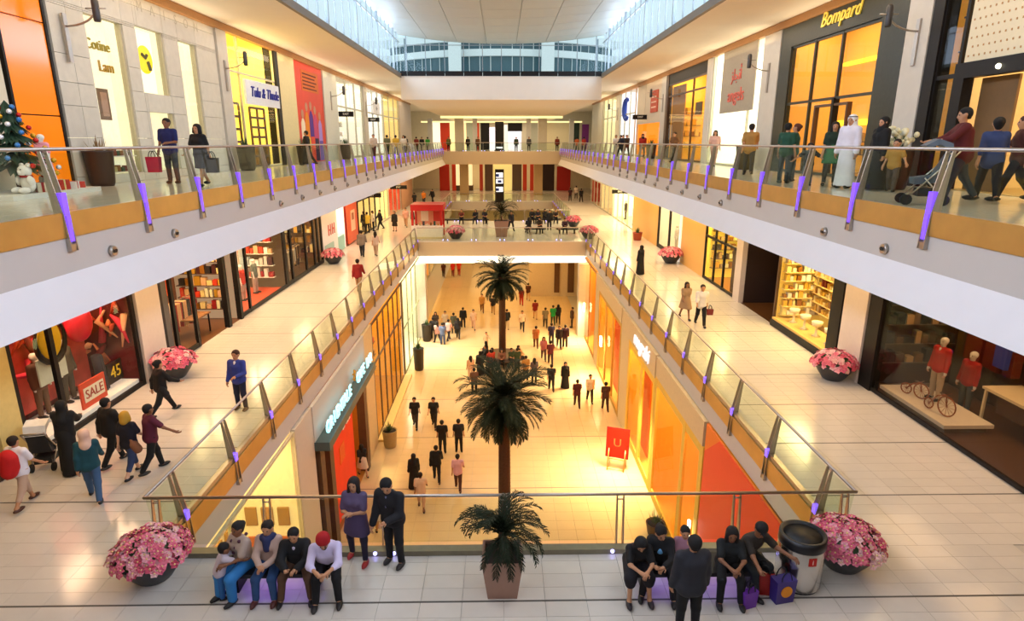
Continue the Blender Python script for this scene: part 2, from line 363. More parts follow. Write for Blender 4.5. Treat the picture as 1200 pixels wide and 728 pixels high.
ys3 = [60.5 + 2.33 * k for k in range(8)]
balustrade(-1, A1, L1, ys3, 58.7, 78, 'small glass balustrade beyond the bridge, left side of the far void', True)
balustrade(1, A1, L1, ys3, 58.7, 78, 'small glass balustrade beyond the bridge, right side of the far void', True)
def front_rail(y, z, x0, x1, xs, label, flip=1):
    t = thing('balustrade', label, 'balustrade', (0, y, z))
    MB().tube([(x0, y, z + 1.03), (x1, y, z + 1.03)], .03, 10).build('handrail', STEEL, t)
    for x in xs:
        mb = MB()
        for d in (-.06, .06): mb.prism([(y - .02, z + 1.0), (y + .03, z + 1.0), (y - flip * .02, z + .0), (y - flip * .16, z + .0)], x + d - .011, x + d + .011, 0)
        mb.tube([(x - .07, y, z + .93), (x + .07, y, z + .93)], .014, 6); p = mb.build('post', STEEL, t)
        for d in (-.17, .17):
            MB().ball((x + d, y - flip * .34, z + .07), .035, 8, 4).build('lamp', M('blue_led', (.3, .3, 1), .4, emit=7, ecol=(.35, .35, 1)), p)
    e = [x0] + list(xs) + [x1]
    for a, b in zip(e, e[1:]):
        if b - a > .3: box('glass_panel', a + .02, b - .02, y - .008, y + .006, z + .06, z + .97, GL_RAIL, t)
    return t
front_rail(9.95, L1, -6.5, 6.5, [-6.3, -4.3, -2.15, 0, 2.15, 4.3, 6.3], 'glass balustrade across the front of the near balcony')
front_rail(46.15, L1, -6.4, 6.4, [-4.3, -2.15, 0, 2.15, 4.3], 'glass balustrade across the front of the bridge', -1)
front_rail(58.5, L1, -6.4, 6.4, [-4.3, -2.15, 0, 2.15, 4.3], 'glass balustrade along the back of the bridge')
front_rail(78.15, L1, -6.4, 6.4, [-4.3, -2.15, 0, 2.15, 4.3], 'glass balustrade at the far end of the far void', -1)
front_rail(78.15, L2, -7.2, 7.2, [-4.6, -2.3, 0, 2.3, 4.6], 'glass balustrade across the far end of the upper void', -1)
# eyeball spotlights in the upper fascia
for s, nm in ((-1, 'left'), (1, 'right')):
    mb0 = None
    for k in range(13):
        y = 11.4 + 2.25 * k
        if k in (2, 3) : continue
        t = thing('fascia_spotlight', 'round grey spotlight set in the %s upper fascia, number %s from the near end' % (nm, ('one two three four five six seven eight nine ten eleven twelve thirteen'.split())[k if k < 2 else k - 2]), 'spotlight', (s * (A2 - .02), y, 11.45), 0, 'spotlights along the %s fascia' % nm)
        r = MB(); r.tube([(s * (A2 - .02), y, 11.45), (s * (A2 - .09), y, 11.45)], [.105, .09], 14); r.build('housing', STEEL, t)
        MB().tube([(s * (A2 - .09), y, 11.44), (s * (A2 - .10), y, 11.435)], .055, 10).build('lens', DARK, t)
# ---------------------------------------------------------------- shops
class Shop:
    """A shop unit on side s with its front line at |x| = X; u runs along y, v up from the floor, w into the shop."""
    def __init__(q, s, X, z, y0, y1, vt, label, back='#c8b48c', depth=2.5, light=None, floor='#8a7a62', shell=True, lit=0, group=None, ceil='#d8d0c0', hd=None):
        q.g = 1.036 if X < 7 else 1.0
        q.s, q.X, q.z, q.y0, q.y1, q.vt, q.depth = s, X, z, y0, y1, vt, depth
        q.t = thing('shop_front', label, 'shop front', (s * X, (y0 + y1) / 2 * q.g, z), 0, group)
        if hd: MB().box(s * (X - .02), s * (X + .05), y0 * q.g, y1 * q.g, z + vt * q.g, 5.2).build('header', H(hd, .5), q.t)
        if shell:
            bk = back if not isinstance(back, str) else (LIT(back, lit, 'glow_wall') if lit else H(back))  # emitting walls put the shop's interior light into their colour
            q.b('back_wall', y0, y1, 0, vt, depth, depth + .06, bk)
            fm = floor if not isinstance(floor, str) else H(floor, .3)
            q.b('shop_floor', y0, y1, 0, .015, .0, depth, fm)
            q.b('shop_ceiling', y0, y1, vt - .05, vt, .1, depth, H(ceil))
            q.b('side_wall', y0 - .03, y0 + .03, 0, vt, .1, depth, bk); q.b('side_wall', y1 - .03, y1 + .03, 0, vt, .1, depth, bk)
        if light:
            col, p = light; n = max(1, round((y1 - y0) / 4)); L = (y1 - y0) / n
            for i in range(n): area('shop_light', (s * (X + depth * .45), (y0 + L * (i + .5)) * q.g, z + vt * q.g - .1), depth * .6, L * .8, p / n, col)
    def x(q, w): return q.s * (q.X + w)
    def b(q, name, u0, u1, v0, v1, w0, w1, mat, parent=None):
        return MB().box(q.x(w0), q.x(w1), u0 * q.g, u1 * q.g, q.z + v0 * q.g, q.z + v1 * q.g).build(name, mat, parent or q.t)
    def frame(q, mat, us, vs=(), fw=.07, w=0.0, d=.10, v0=0.02, v1=None, glass=GL_SHOP, panes=True):
        """uprights at us, rails at vs (plus foot and head), and a pane in each bay"""
        v1 = v1 or q.vt - .02
        for u in us: q.b('mullion', u - fw / 2, u + fw / 2, v0, v1, w - d / 2, w + d / 2, mat)
        vv = [v0 + fw / 2] + list(vs) + [v1 - fw / 2]
        for a, b in zip(us, us[1:]):
            for v in vv: q.b('transom', a + fw / 2, b - fw / 2, v - fw / 2, v + fw / 2, w - d / 2 + .01, w + d / 2 - .01, mat)
            if panes:
                for c, e in zip(vv, vv[1:]): q.b('pane', a + fw / 2, b - fw / 2, c + fw / 2, e - fw / 2, w - .006, w + .006, glass)
    def sign(q, u, v, body, size, mat, w=-.05, ext=.02, vertical=False, shear=0, parent=None, tilt=0):
        r = (0, q.s * -1, 0) if q.s > 0 else (0, 1, 0)   # reading direction seen from the void
        return text('lettering', body, size, (q.x(w), u * q.g, q.z + v * q.g), r, (0, 0, 1), mat, parent or q.t, ext, 'CENTER', shear)
    def shelves(q, u0, u1, vs, w, mat, goods, seed=0, dens=.22, gh=.3, d=.35):
        r = random.Random(seed)
        for v in vs:
            q.b('shelf', u0, u1, v - .03, v, w, w + d, mat)
        mb = MB()
        for v in vs:
            u = u0 + .06
            while u < u1 - .12:
                wd = r.uniform(.5, 1.2) * dens; hh = r.uniform(.4, 1) * gh
                x0, x1 = q.x(w + .04), q.x(w + d - .04)
                mb.box(x0, x1, u * q.g, min(u + wd, u1 - .03) * q.g, q.z + v * q.g, q.z + v * q.g + hh, r.randrange(len(goods))); u += wd + r.uniform(.01, .12)
        return stuff(mb.build('goods', goods, q.t))
    def side_shelves(q, vs, w0, w1, mat, goods, seed=0, gh=.3, dens=.2):
        r = random.Random(seed); u = q.y1 - .35; mb = MB()
        for v in vs:
            q.b('shelf', u, q.y1 - .04, v - .03, v, w0, w1, mat); w = w0 + .05
            while w < w1 - .1:
                d = r.uniform(.5, 1.2) * dens; x0, x1 = q.x(w), q.x(min(w + d, w1))
                mb.box(x0, x1, (u + .05) * q.g, (q.y1 - .08) * q.g, q.z + v * q.g, q.z + v * q.g + r.uniform(.4, 1) * gh, r.randrange(len(goods))); w += d + r.uniform(.01, .08)
        return stuff(mb.build('goods', goods, q.t))
    def rail(q, u0, u1, v, w, cols, seed=0):
        r = random.Random(seed); g = MB(); g.tube([(q.x(w), u0, q.z + v), (q.x(w), u1, q.z + v)], .018, 6)
        for u in (u0, u1): g.tube([(q.x(w), u, q.z), (q.x(w), u, q.z + v)], .018, 6)
        g.build('rail', STEEL, q.t); mb = MB(); u = u0 + .08
        while u < u1 - .05:
            wd = r.uniform(.03, .07); mb.box(q.x(w - .2), q.x(w + .2), u, u + wd, q.z + v - r.uniform(.7, 1.15), q.z + v - .05, r.randrange(len(cols))); u += wd + r.uniform(.02, .06)
        return stuff(mb.build('garments', cols, q.t))
def pier(s, X, z, y0, y1, vt, mat, label, proud=.12, name='trim_12'):
    g = 1.036 if X < 7 else 1
    return struct(box(name, s * (X - proud), s * (X + .5), y0 * g, y1 * g, z, z + vt * g, mat), label)
GD = [H(c) for c in ('#7a2a1e', '#c9b27a', '#3a3a44', '#e8dcc0', '#8c5a2c', '#2e4a3a', '#d8a040')]
GOLDG = [H(c, .35) for c in ('#d8a83c', '#f0d890', '#8c5a1c', '#fff0c0', '#b88a2c')]
REDG = [H(c) for c in ('#a01818', '#d84020', '#401010', '#e0b080', '#201818')]
DKG = [H(c) for c in ('#202028', '#503828', '#302018', '#705030', '#b89868')]
PALE = [H(c) for c in ('#f0e8d8', '#d8d0c0', '#e8c8b0', '#b0b8b8', '#f8f4e8')]
VT2, VT1, VTG = 5.62, 4.5, 5.96
PIER = M('pier_stone', (.60, .55, .47), .55, noise=.07, scale=4, bump=.1); PIERP = M('pier_rose', (.66, .56, .48), .55, noise=.05)
INK = H('#141414')
# ---- second floor, left side, from the near end
q = Shop(-1, W, L2, 8, 14.75, VT2, 'cream upper left shop front at the near corner behind the decorated tree', '#e8d8a8', light=(CREAM, 60)); q.b('wall_panel', 8, 14.75, .02, VT2, -.04, .0, CREAMW)
q = Shop(-1, W, L2, 14.85, 16.45, VT2, 'tall glossy orange panel shop front beside the decorated tree', shell=False)
ORG = M('orange_gloss_glow', (.95, .23, .01), .12, noise=.05, scale=.8, spec=.6, emit=.35, ecol=(1, .22, .0))  # slight emission put into the panels so they look lit
q.b('backing', 14.85, 16.45, 0, VT2, .03, .2, DARK)
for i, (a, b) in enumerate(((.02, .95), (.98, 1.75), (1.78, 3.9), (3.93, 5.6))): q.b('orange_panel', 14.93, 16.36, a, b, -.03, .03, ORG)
q.b('edge_trim', 16.37, 16.45, 0, VT2, -.06, .05, DARK); q.b('edge_trim', 14.85, 14.92, 0, VT2, -.06, .05, DARK)
q = Shop(-1, W, L2, 16.55, 25.8, VT2, 'stone clad upper left shop front with four bright cut-out windows', '#fff6dc', depth=2.0, light=((1, .92, .70), 110), lit=.4, floor='#e8e0c8')
opens = [(17.95, 19.7, .25, 4.45), (20.35, 21.95, 2.62, 4.55), (20.5, 22.0, .25, 2.05), (22.9, 24.2, .25, 4.5)]
us = sorted({16.55, 25.8} | {a for o in opens for a in o[:2]} | {17.25}); vs = sorted({0, VT2} | {a for o in opens for a in o[2:]} | {1.25, 3.3, 5.1})
for a, b in zip(us, us[1:]):
    for c, d in zip(vs, vs[1:]):
        if any(o[0] <= (a + b) / 2 <= o[1] and o[2] <= (c + d) / 2 <= o[3] for o in opens): continue
        q.b('stone_panel', a + .006, b - .006, c + .006, d - .006, -.05, .16, STONE)
for o in opens:
    q.b('window_frame', o[0], o[0] + .05, o[2], o[3], .0, .16, H('#c8bc9c')); q.b('window_frame', o[1] - .05, o[1], o[2], o[3], .0, .16, H('#c8bc9c')); q.b('pane', o[0] + .05, o[1] - .05, o[2], o[3], .05, .062, GL_SHOP)
q.b('display_panel', 18.0, 19.25, .3, 4.4, .25, .3, LIT('#fff6dc', .62)); q.b('photo_print', 18.45, 18.95, 1.75, 2.6, .23, .25, H('#8a6a50')); q.b('photo_print', 18.55, 18.85, 1.85, 2.5, .215, .23, H('#c49a80'))
q.sign(18.8, 3.75, 'Cotine', .40, H('#b8a020'), .22); q.sign(19.05, 3.2, 'Lam', .42, H('#c89a20'), .22)
q.b('display_panel', 20.4, 21.6, 2.66, 4.5, .2, .25, LIT('#fffaf0', .66))
MB().tube([(q.x(.2), 21.1, q.z + 3.65), (q.x(.18), 21.1, q.z + 3.65)], .42, 24).build('yellow_disc', LIT('#f6e400', .55), q.t)
mb = MB(); mb.tube([(q.x(.17), 20.9, q.z + 3.8), (q.x(.17), 21.1, q.z + 3.7), (q.x(.17), 21.2, q.z + 3.8)], .05, 6).tube([(q.x(.17), 21.2, q.z + 3.6), (q.x(.17), 21.3, q.z + 3.35)], .06, 6); mb.build('motif', H('#6a5a10'), q.t)
q.b('display_panel', 20.55, 21.6, .3, 2.0, .25, .3, LIT('#fff4d4', .62)); q.b('display_panel', 22.95, 23.8, .3, 4.4, .25, .3, LIT('#fff4d8', .62))
q.shelves(18.05, 19.6, (.3, .75), .06, PALE[0], GD, 3, .14, .26, .18)
for i, ch in enumerate('LA MAISON'):
    if ch != ' ': q.sign(18.6 + i * .72, 5.12, ch, .42, H('#b4ac98'), -.052, .002)
pier(-1, W, L2, 25.85, 26.75, VT2, PIER, 'grey stone pier between the upper left stone shop and the yellow shop')
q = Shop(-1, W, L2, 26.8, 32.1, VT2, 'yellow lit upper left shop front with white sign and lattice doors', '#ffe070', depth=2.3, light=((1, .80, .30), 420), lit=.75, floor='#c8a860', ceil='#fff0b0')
q.frame(H('#d8d0b0'), (26.85, 27.9, 32.05), (3.95,), .08)
q.b('sign_board', 28.1, 32.2, 2.72, 3.75, -.16, -.06, H('#e8ecf4', .4)); q.sign(30.3, 3.25, 'Tulu & Thude', .62, H('#1c2490'), -.18, shear=.25)
def lattice(q, u0, u1, v0, v1, nu, nv, w, mat):
    for i in range(nu + 1):
        u = u0 + (u1 - u0) * i / nu; q.b('lattice_bar', u - .05, u + .05, v0, v1, w - .04, w + .03, mat)
    for j in range(nv + 1):
        v = v0 + (v1 - v0) * j / nv; q.b('lattice_bar', u0, u1, v - .05, v + .05, w - .035, w + .025, mat)
lattice(q, 28.6, 30.3, .1, 2.6, 2, 6, -.02, BRONZE); lattice(q, 27.1, 27.75, .1, 2.7, 1, 5, .1, BRONZE)
q.b('counter', 30.5, 32, 0, 1.0, .5, 1.0, BRONZE); q.b('dark_post', 32.05, 32.5, 0, VT2, -.14, .4, DARK)
pier(-1, W, L2, 32.5, 35.0, VT2, H('#e8d8a0', .5), 'cream pier left of the red poster')
q = Shop(-1, W, L2, 35.05, 40.4, VT2, 'large red poster hoarding with a group of figures on the upper left gallery', shell=False)
RED = M('poster_red', (.72, .05, .02), .5, noise=.1, scale=1.5); q.b('hoarding', 35.05, 40.4, 0, 5.35, -.05, .4, RED)
q.b('text_block', 36.3, 39.5, 3.9, 5.0, -.065, -.05, H('#d8702c')); mb = MB()
for j in range(5): mb.box(q.x(-.075), q.x(-.065), 36.5, 36.6 + 2.5 - .3 * (j % 2), q.z + 4.78 - j * .19, q.z + 4.85 - j * .19)
mb.build('text_line', H('#6a2010'), q.t)
for i, (u, hh, c, c2) in enumerate(((36.0, 2.6, '#f0e0c0', '#e87a20'), (36.8, 3.0, '#e88a20', '#f0c020'), (37.6, 3.1, '#5a3090', '#e04828'), (38.4, 2.9, '#c84878', '#301c40'), (39.3, 2.6, '#b090d8', '#6a58b0'))):
    hh *= 1.15; f = MB(); f.prism([(u - .42, q.z + .05), (u + .42, q.z + .05), (u + .34, q.z + hh * .72), (u + .12, q.z + hh * .8), (u - .12, q.z + hh * .8), (u - .34, q.z + hh * .72)], q.x(-.06), q.x(-.05), 0); pf = f.build('printed_figure', H(c), q.t)
    f = MB(); f.tube([(q.x(-.062), u, q.z + hh * .88), (q.x(-.05), u, q.z + hh * .88)], .24, 14); f.build('printed_head', H('#c89070'), q.t)
    q.b('printed_dress', u - .36, u + .36, .05, hh * .4, -.07, -.06, H(c2))
pier(-1, W, L2, 40.45, 43.6, VT2, H('#d8d8c8', .5), 'pale pier right of the red poster')
def far_shop(s, z, y0, y1, vt, label, back, lit, sign=None, sc='#ffffff', ink='#101010', fr=None, X=W, nm=3, light=None, stock=None):
    q = Shop(s, X, z, y0, y1, vt, label, back, 2.2, light, lit=lit, floor='#d0b890')
    q.frame(fr or H('#c8c4b0'), [y0 + .05 + (y1 - y0 - .1) * i / nm for i in range(nm + 1)], (vt * .62,), .1)
    if sign:
        m = (y0 + y1) / 2; q.b('sign_board', m - 1.5, m + 1.5, vt * .62, vt * .8, -.14, -.05, H(sc)); q.sign(m, vt * .71, sign, .6, H(ink), -.16)
    if stock: q.shelves(y0 + .3, y1 - .3, (.9, 1.6, 2.3), 1.6, PALE[1], stock, int(y0), .3, .4)
    return q
far_shop(-1, L2, 43.7, 51.8, VT2, 'white upper left shop front under the first black hanging sign', '#f4f2e8', .55, light=((1, .92, .8), 120), stock=PALE)
pier(-1, W, L2, 51.85, 53.2, VT2, PIER, 'narrow grey pier on the far upper left')
far_shop(-1, L2, 53.3, 60.5, VT2, 'white upper left shop front under the second black hanging sign', '#f0f2f4', .55, '-:-', '#f4f4ff', light=((1, .95, .85), 120))
far_shop(-1, L2, 60.6, 69.5, VT2, 'pale gold upper left shop front near the far end', '#f0d890', .5, light=(CREAM, 120), stock=GOLDG)
pier(-1, W, L2, 69.6, 78, VT2, H('#c8b8a8'), 'beige wall at the far end of the upper left gallery')
# ---- second floor, right side
q = Shop(1, W, L2, 7, 15.7, VT2, 'upper right shop front with dotted cream panel and dark portal at the near corner', '#e8c88c', depth=2.4, light=((1, .80, .50), 300), floor='#b89868', lit=.25)
DOT = M('dotted_cream', (.80, .68, .44), .4, noise=.04)
q.b('cream_panel', 7, 15.6, 2.95, VT2, -.04, .06, DOT); q.b('cream_panel', 9.4, 14.2, .02, 2.5, 1.0, 1.08, LIT('#f0cc84', .75, 'glow_wall'))
mb = MB()
for i in range(38):
    for j in range(12):
        u = 9.2 + i * .17 + (j % 2) * .085; v = 3.1 + j * .2
        if u < 15.5: mb.box(q.x(-.052), q.x(-.04), u - .016, u + .016, q.z + v - .022, q.z + v + .022)
for i in range(26):
    for j in range(13):
        u = 9.5 + i * .18 + (j % 2) * .09; v = .1 + j * .185; mb.box(q.x(.99), q.x(1.0), u - .022, u + .022, q.z + v - .03, q.z + v + .03)
stuff(mb.build('dot_pattern', H('#c08c50'), q.t))
q.b('portal', 7, 15.7, 2.6, 2.95, -.16, .1, DARK); q.b('portal', 15.35, 15.7, 0, 2.6, -.16, .1, DARK); q.b('portal', 11.2, 11.75, 0, 2.6, -.16, .1, DARK); q.b('door_leaf', 14.25, 15.35, .02, 2.6, .3, .36, H('#7a5a34'))
MB().lathe([(.05, .0), (.28, .25), (.3, .55), (.12, .95), (.1, 1.0)], 14, (q.x(.7), 12.6, q.z + 1.1)).build('vase', H('#8a4a20', .3), q.t); q.b('vase_stand', 12.35, 12.85, 0, 1.1, .45, .95, DARK)
for u in (12.4, 14.3): MB().ball((q.x(-.18), u, q.z + 2.75), .06, 8, 5).build('bulb', LIT('#fff6d0', 5), q.t)
q.frame(DARK, (15.75, 16.55), (2.7,), .1, w=0); q.b('dark_lining', 15.75, 16.6, 0, VT2, 1.0, 1.1, H('#26353a')); q.b('black_jamb', 16.55, 16.95, 0, VT2, -.1, .3, DARK)
for v in (1.2, 1.7, 2.3, 3.3, 4.1, 4.7): q.b('shelf', 15.8, 16.5, v, v + .04, .4, .9, H('#3e5058'))
pier(1, W, L2, 16.98, 17.95, VT2, PIER, 'tall grey pier left of the dotted cream shop front')
q = Shop(1, W, L2, 18.0, 25.9, VT2, 'dark framed upper right shop front glowing orange, with a gold script sign', '#f0b050', depth=2.5, light=((1, .72, .36), 240), floor='#a87838', lit=.34, ceil='#e8c080')
GF = M('green_black_frame', (.035, .036, .024), .35, noise=.3, spec=.3)
q.b('fascia', 18.0, 25.9, 4.62, VT2, -.1, .12, GF); q.b('jamb', 18.0, 19.2, 0, 4.62, -.1, .12, GF); q.b('jamb', 25.0, 25.9, 0, 4.62, -.1, .12, GF)
q.frame(GF, (19.2, 21.4, 23.2, 25.0), (2.55,), .09, v1=4.62)
q.sign(21.6, 5.12, 'Bompard', .66, M('gold_leaf', (.9, .62, .08), .3, .5, emit=.35), -.13, shear=.3)
q.b('door_frame', 21.35, 21.5, 0, 2.55, -.1, .1, DARK); q.b('door_frame', 20.5, 20.58, .0, 2.3, -.08, .08, BRONZE); q.b('door_frame', 22.6, 22.68, .0, 2.3, -.08, .08, BRONZE); q.b('door_head', 20.5, 22.68, 2.3, 2.38, -.08, .08, BRONZE)
q.b('lit_cove', 18.3, 25.7, 1.75, 1.95, 2.3, 2.48, LIT('#ffdc30', 2.2)); q.b('lit_cove', 18.3, 25.7, 4.0, 4.12, 2.3, 2.48, LIT('#ffdc30', 1.6))
q.shelves(18.5, 25.4, (.7, 1.15), 1.9, BRONZE, GOLDG, 8, .3, .35)
pier(1, W, L2, 25.95, 27.55, VT2, PIER, 'grey pier between the orange shop and the white shop on the upper right')
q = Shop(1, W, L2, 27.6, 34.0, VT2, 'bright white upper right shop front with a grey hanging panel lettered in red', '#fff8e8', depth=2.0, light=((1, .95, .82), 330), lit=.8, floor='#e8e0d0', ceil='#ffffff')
q.frame(H('#d8d4b8'), (27.65, 29.0, 34.0), (), .08)
q.b('hanging_panel', 28.3, 32.5, 2.5, VT2, -.10, -.05, H('#a89c88')); RL = H('#e07060', .6)
q.sign(30.4, 3.25, 'angels', .85, RL, -.12); q.sign(30.5, 4.15, '\uFEB0\uFEE0\uFEA0\uFEE7\uFE83', .7, RL, -.12)
q.b('planter_box', 28.2, 29.2, 0, .9, .3, .6, H('#4a3a2a'))
pier(1, W, L2, 34.05, 34.9, VT2, PIER, 'slim pier beside the gold shop on the upper right')
q = Shop(1, W, L2, 35.0, 43.0, VT2, 'gold lit upper right shop front with a dark band across its top', '#f0b840', depth=2.4, light=((1, .72, .25), 380), lit=.5, floor='#b88838')
q.b('dark_band', 35.0, 43.0, 4.75, VT2, -.06, .05, DARK); q.frame(BRONZE, (35.1, 37.5, 42.9), (4.0,), .09, v1=4.75); q.b('inner_wall', 40.0, 42.9, .02, 4.6, .25, .3, H('#a8794a')); q.b('dark_board', 37.4, 38.6, 2.7, 3.4, .5, .56, BRONZE); q.shelves(36.8, 40, (.8, 1.5, 2.2), 1.8, PALE[0], GOLDG, 5, .4, .4)
q.side_shelves((.8, 1.5, 2.2, 2.9), .5, 2.2, BRONZE, GOLDG, 26, .5, .3); q.b('dark_jamb', 42.9, 43.4, 0, VT2, -.1, .2, BRONZE)
pier(1, W, L2, 43.4, 44.6, VT2, PIER, 'pier beside the upper right shop with the red square sign')
q = Shop(1, W, L2, 44.7, 52.6, VT2, 'upper right shop front with a red square sign over an orange opening', '#f09a28', depth=2.0, light=((1, .65, .2), 160), lit=.75)
q.b('upper_panel', 44.7, 52.6, 2.6, VT2, -.05, .1, H('#d8c8b0')); q.b('red_sign', 45.6, 47.6, 3.2, 4.7, -.14, -.05, H('#c8583c')); q.frame(PIER, (44.8, 52.5), (), .12, v1=2.6)
for j in range(3): q.b('sign_line', 45.9, 47.3, 3.5 + j * .35, 3.6 + j * .35, -.155, -.14, H('#f0c8b0'))
far_shop(1, L2, 53.4, 60.2, VT2, 'white upper right shop front with a blue round emblem', '#f2f4ff', .75, light=((1, .95, .9), 120))
eb = MB(); eb.tube([(W - .1, 56.8 + 1.0 * math.cos(t), L2 + 3.9 + .85 * math.sin(t)) for t in np.linspace(-2.2, 2.2, 14)], [.1 + .14 * math.sin(i / 13 * PI) for i in range(14)], 8); tag(eb.build('round_emblem', H('#2848a8')), 'blue curved emblem on the white far upper right shop front', 'emblem')
pier(1, W, L2, 60.3, 62, VT2, H('#e8dcc0'), 'cream pier on the far upper right')
far_shop(1, L2, 62.1, 70, VT2, 'pale yellow upper right shop front near the far end', '#f6f0c8', .6, light=(CREAM, 120), stock=PALE)
pier(1, W, L2, 70.1, 78, VT2, H('#d0c8b0'), 'beige wall at the far end of the upper right gallery')
# ---- first floor, left side
pier(-1, W, L1, 12.45, 13.1, VT1, H('#d8c078', .4), 'yellowish cream jamb at the left end of the red display window', .1)
q = Shop(-1, W, L1, 6, 12.4, VT1, 'dark first floor shop front at the near left corner', '#3a2414', light=(AMB, 60), floor='#2a1c12'); q.frame(BRONZE, (6.1, 9.2, 12.35), (), .1)
q = Shop(-1, W, L1, 13.15, 18.0, VT1, 'first floor left display window with red backdrop and sale boards', '#5a120c', depth=1.7, light=((1, .62, .38), 230), floor='#f0e8dc')
q.frame(DARK, (13.2, 14.55, 17.95), (), .14, v0=.0)
q.b('plinth', 13.2, 17.9, .0, .22, .1, 1.2, LIT('#fff4e8', .25))
sw = M('red_swirl', (.55, .06, .04), .5, noise=.9, scale=1.6); q.b('backdrop', 14.3, 17.8, .3, 4.2, 1.45, 1.5, sw)
for i in range(14):
    r = random.Random(i); u = r.uniform(14.8, 17.6); v = r.uniform(1.6, 3); MB().tube([(q.x(1.4), u, q.z + v), (q.x(1.25), u + r.uniform(-.6, .6), q.z + v + r.uniform(-.6, .7)), (q.x(1.3), u + r.uniform(-1, 1), q.z + v + r.uniform(-1, 1))], [.05, .12, .02], 6).build('ribbon', H(('#e8304a', '#c84820', '#f06a50', '#7a1810')[i % 4]), q.t)
MB().ball((q.x(.9), 16.9, q.z + 2.3), (.3, .45, .55), 14, 8).build('red_balloon', H('#e02840', .4), q.t)
MB().ball((q.x(.5), 15.2, q.z + 2.35), (.06, .42, .5), 18, 8).build('yellow_oval', H('#e8c010'), q.t)
MB().tube([(q.x(.48), 15.2 + .52 * math.cos(t), q.z + 2.35 + .58 * math.sin(t)) for t in np.linspace(2.2, 7.2, 16)], [.02 + .06 * math.sin(i / 15 * PI) for i in range(16)], 8).build('dark_ring', DARK, q.t)
q.b('white_card', 14.7, 15.7, 1.25, 1.95, .56, .6, H('#d0d8c8')); q.b('dark_curtain', 13.25, 14.2, .25, 4.3, 1.2, 1.3, H('#3a0a10'))
def board(name, label, q, u, v, w, du, dv, col, body, ink, rim=None, size=.3, tilt=0):
    t = thing(name, label, 'sign', (q.x(w), u, q.z + v)); q.b('panel', u - du / 2, u + du / 2, v, v + dv, w, w + .05, H(col), t)
    if rim:
        q.b('inset', u - du / 2 + .1, u + du / 2 - .1, v + .16, v + dv - .16, w - .012, w, H(rim), t)
    q.sign(u, v + dv / 2, body, size, H(ink), w - .02, .006, parent=t); return t
board('sale_board', 'orange sale board standing on the white plinth of the left display window', q, 16.1, .22, .25, 1.05, .72, '#d8441c', 'SALE', '#b03818', '#f4ead0', .36)
board('price_board', 'small black board with a yellow price in the left display window', q, 17.5, .3, .5, .7, .62, '#241808', '45', '#f4d030', None, .5)
q.b('yellow_box', 16.6, 16.95, .22, .6, .45, .7, H('#e0d838'))
MB().tube([(q.x(.55), 16.95, q.z + .25), (q.x(.55), 16.85, q.z + 1.35)], .13, 8).tube([(q.x(.55), 17.08, q.z + .25), (q.x(.55), 16.98, q.z + 1.3)], .09, 8).build('boot', H('#1c1420'), q.t)
for i in range(16):
    r = random.Random(40 + i); w = r.uniform(.3, 1.4); v = r.uniform(1.0, 3.6); MB().tube([(q.x(w), 17.88, q.z + v), (q.x(w + r.uniform(-.3, .3)), 17.8, q.z + v + r.uniform(-.5, .5)), (q.x(w + r.uniform(-.5, .5)), 17.85, q.z + v + r.uniform(-.9, .9))], [.03, .10, .02], 6).build('ribbon', H(('#e8304a', '#c84820', '#f08a50', '#7a1810', '#f0b080')[i % 5]), q.t)
pier(-1, W, L1, 18.05, 19.3, VT1, PIERP, 'rose beige pier right of the red display window')
q = Shop(-1, W, L1, 19.4, 25.4, VT1, 'dark framed first floor left shop front with an open entrance', '#6a3a1c', depth=2.6, light=((1, .68, .34), 420), floor='#6a4020', lit=.5)
q.frame(DARK, (19.5, 20.2, 21.6), (), .16); q.b('mullion', 24.0, 24.25, 0, VT1, -.1, .1, DARK); q.b('mullion', 25.2, 25.4, 0, VT1, -.1, .1, DARK); q.b('jamb', 19.4, 19.7, 0, VT1, -.15, .3, H('#5a5450'))
q.shelves(19.8, 21.5, (.5, 1.0, 1.5, 2.0), 1.2, STEEL, GD, 2, .2, .3); q.shelves(22.0, 24.0, (1.6, 2.1, 2.6), 2.1, BRONZE, REDG, 4, .2, .35); q.rail(22.0, 23.6, 1.5, 1.1, REDG, 1)
for a, b, v, c in ((19.75, 20.1, 2.2, '#c86a28'), (22.0, 22.5, 2.4, '#e8a040'), (22.9, 23.5, 2.3, '#f0c060'), (23.7, 24.0, 1.4, '#e05020')): q.b('glow_panel', a, b, v, v + .8, 2.0, 2.06, LIT(c, .7))  # glowing panels added to brighten the dark interior with orange and gold
q.b('display_table', 22.3, 23.6, .75, .8, .4, 1.0, H('#8a5a30')); q.b('table_leg', 22.35, 22.4, 0, .75, .45, .5, DARK); q.b('table_leg', 23.5, 23.55, 0, .75, .45, .5, DARK)
q.side_shelves((.5, 1.0, 1.5, 2.0, 2.5), .5, 2.4, BRONZE, REDG + GOLDG, 21, .4)
q = Shop(-1, W, L1, 25.4, 31.2, VT1, 'first floor left shop front with a red carpet and bright cream panels', '#f8d8a8', depth=2.6, light=((1, .74, .46), 420), floor='#d8502c', lit=.35)
q.frame(DARK, (25.45, 26.4, 31.15), (), .16)
for a, b, c in ((25.6, 26.2, '#f09050'), (26.6, 27.4, '#fff8e8'), (27.9, 28.9, '#fff4e0'), (29.2, 30.1, '#f4e0c8'), (30.4, 31.0, '#a8b0a0')): q.b('display_panel', a, b, .1, 2.6, 1.9, 2.0, LIT(c, .5, 'glow_wall'))
q.shelves(26.5, 31, (.5, .9), 2.1, PALE[0], REDG, 7, .2, .3); q.b('red_bench', 25.7, 26.9, 0, .45, 1.0, 1.5, H('#c03018'))
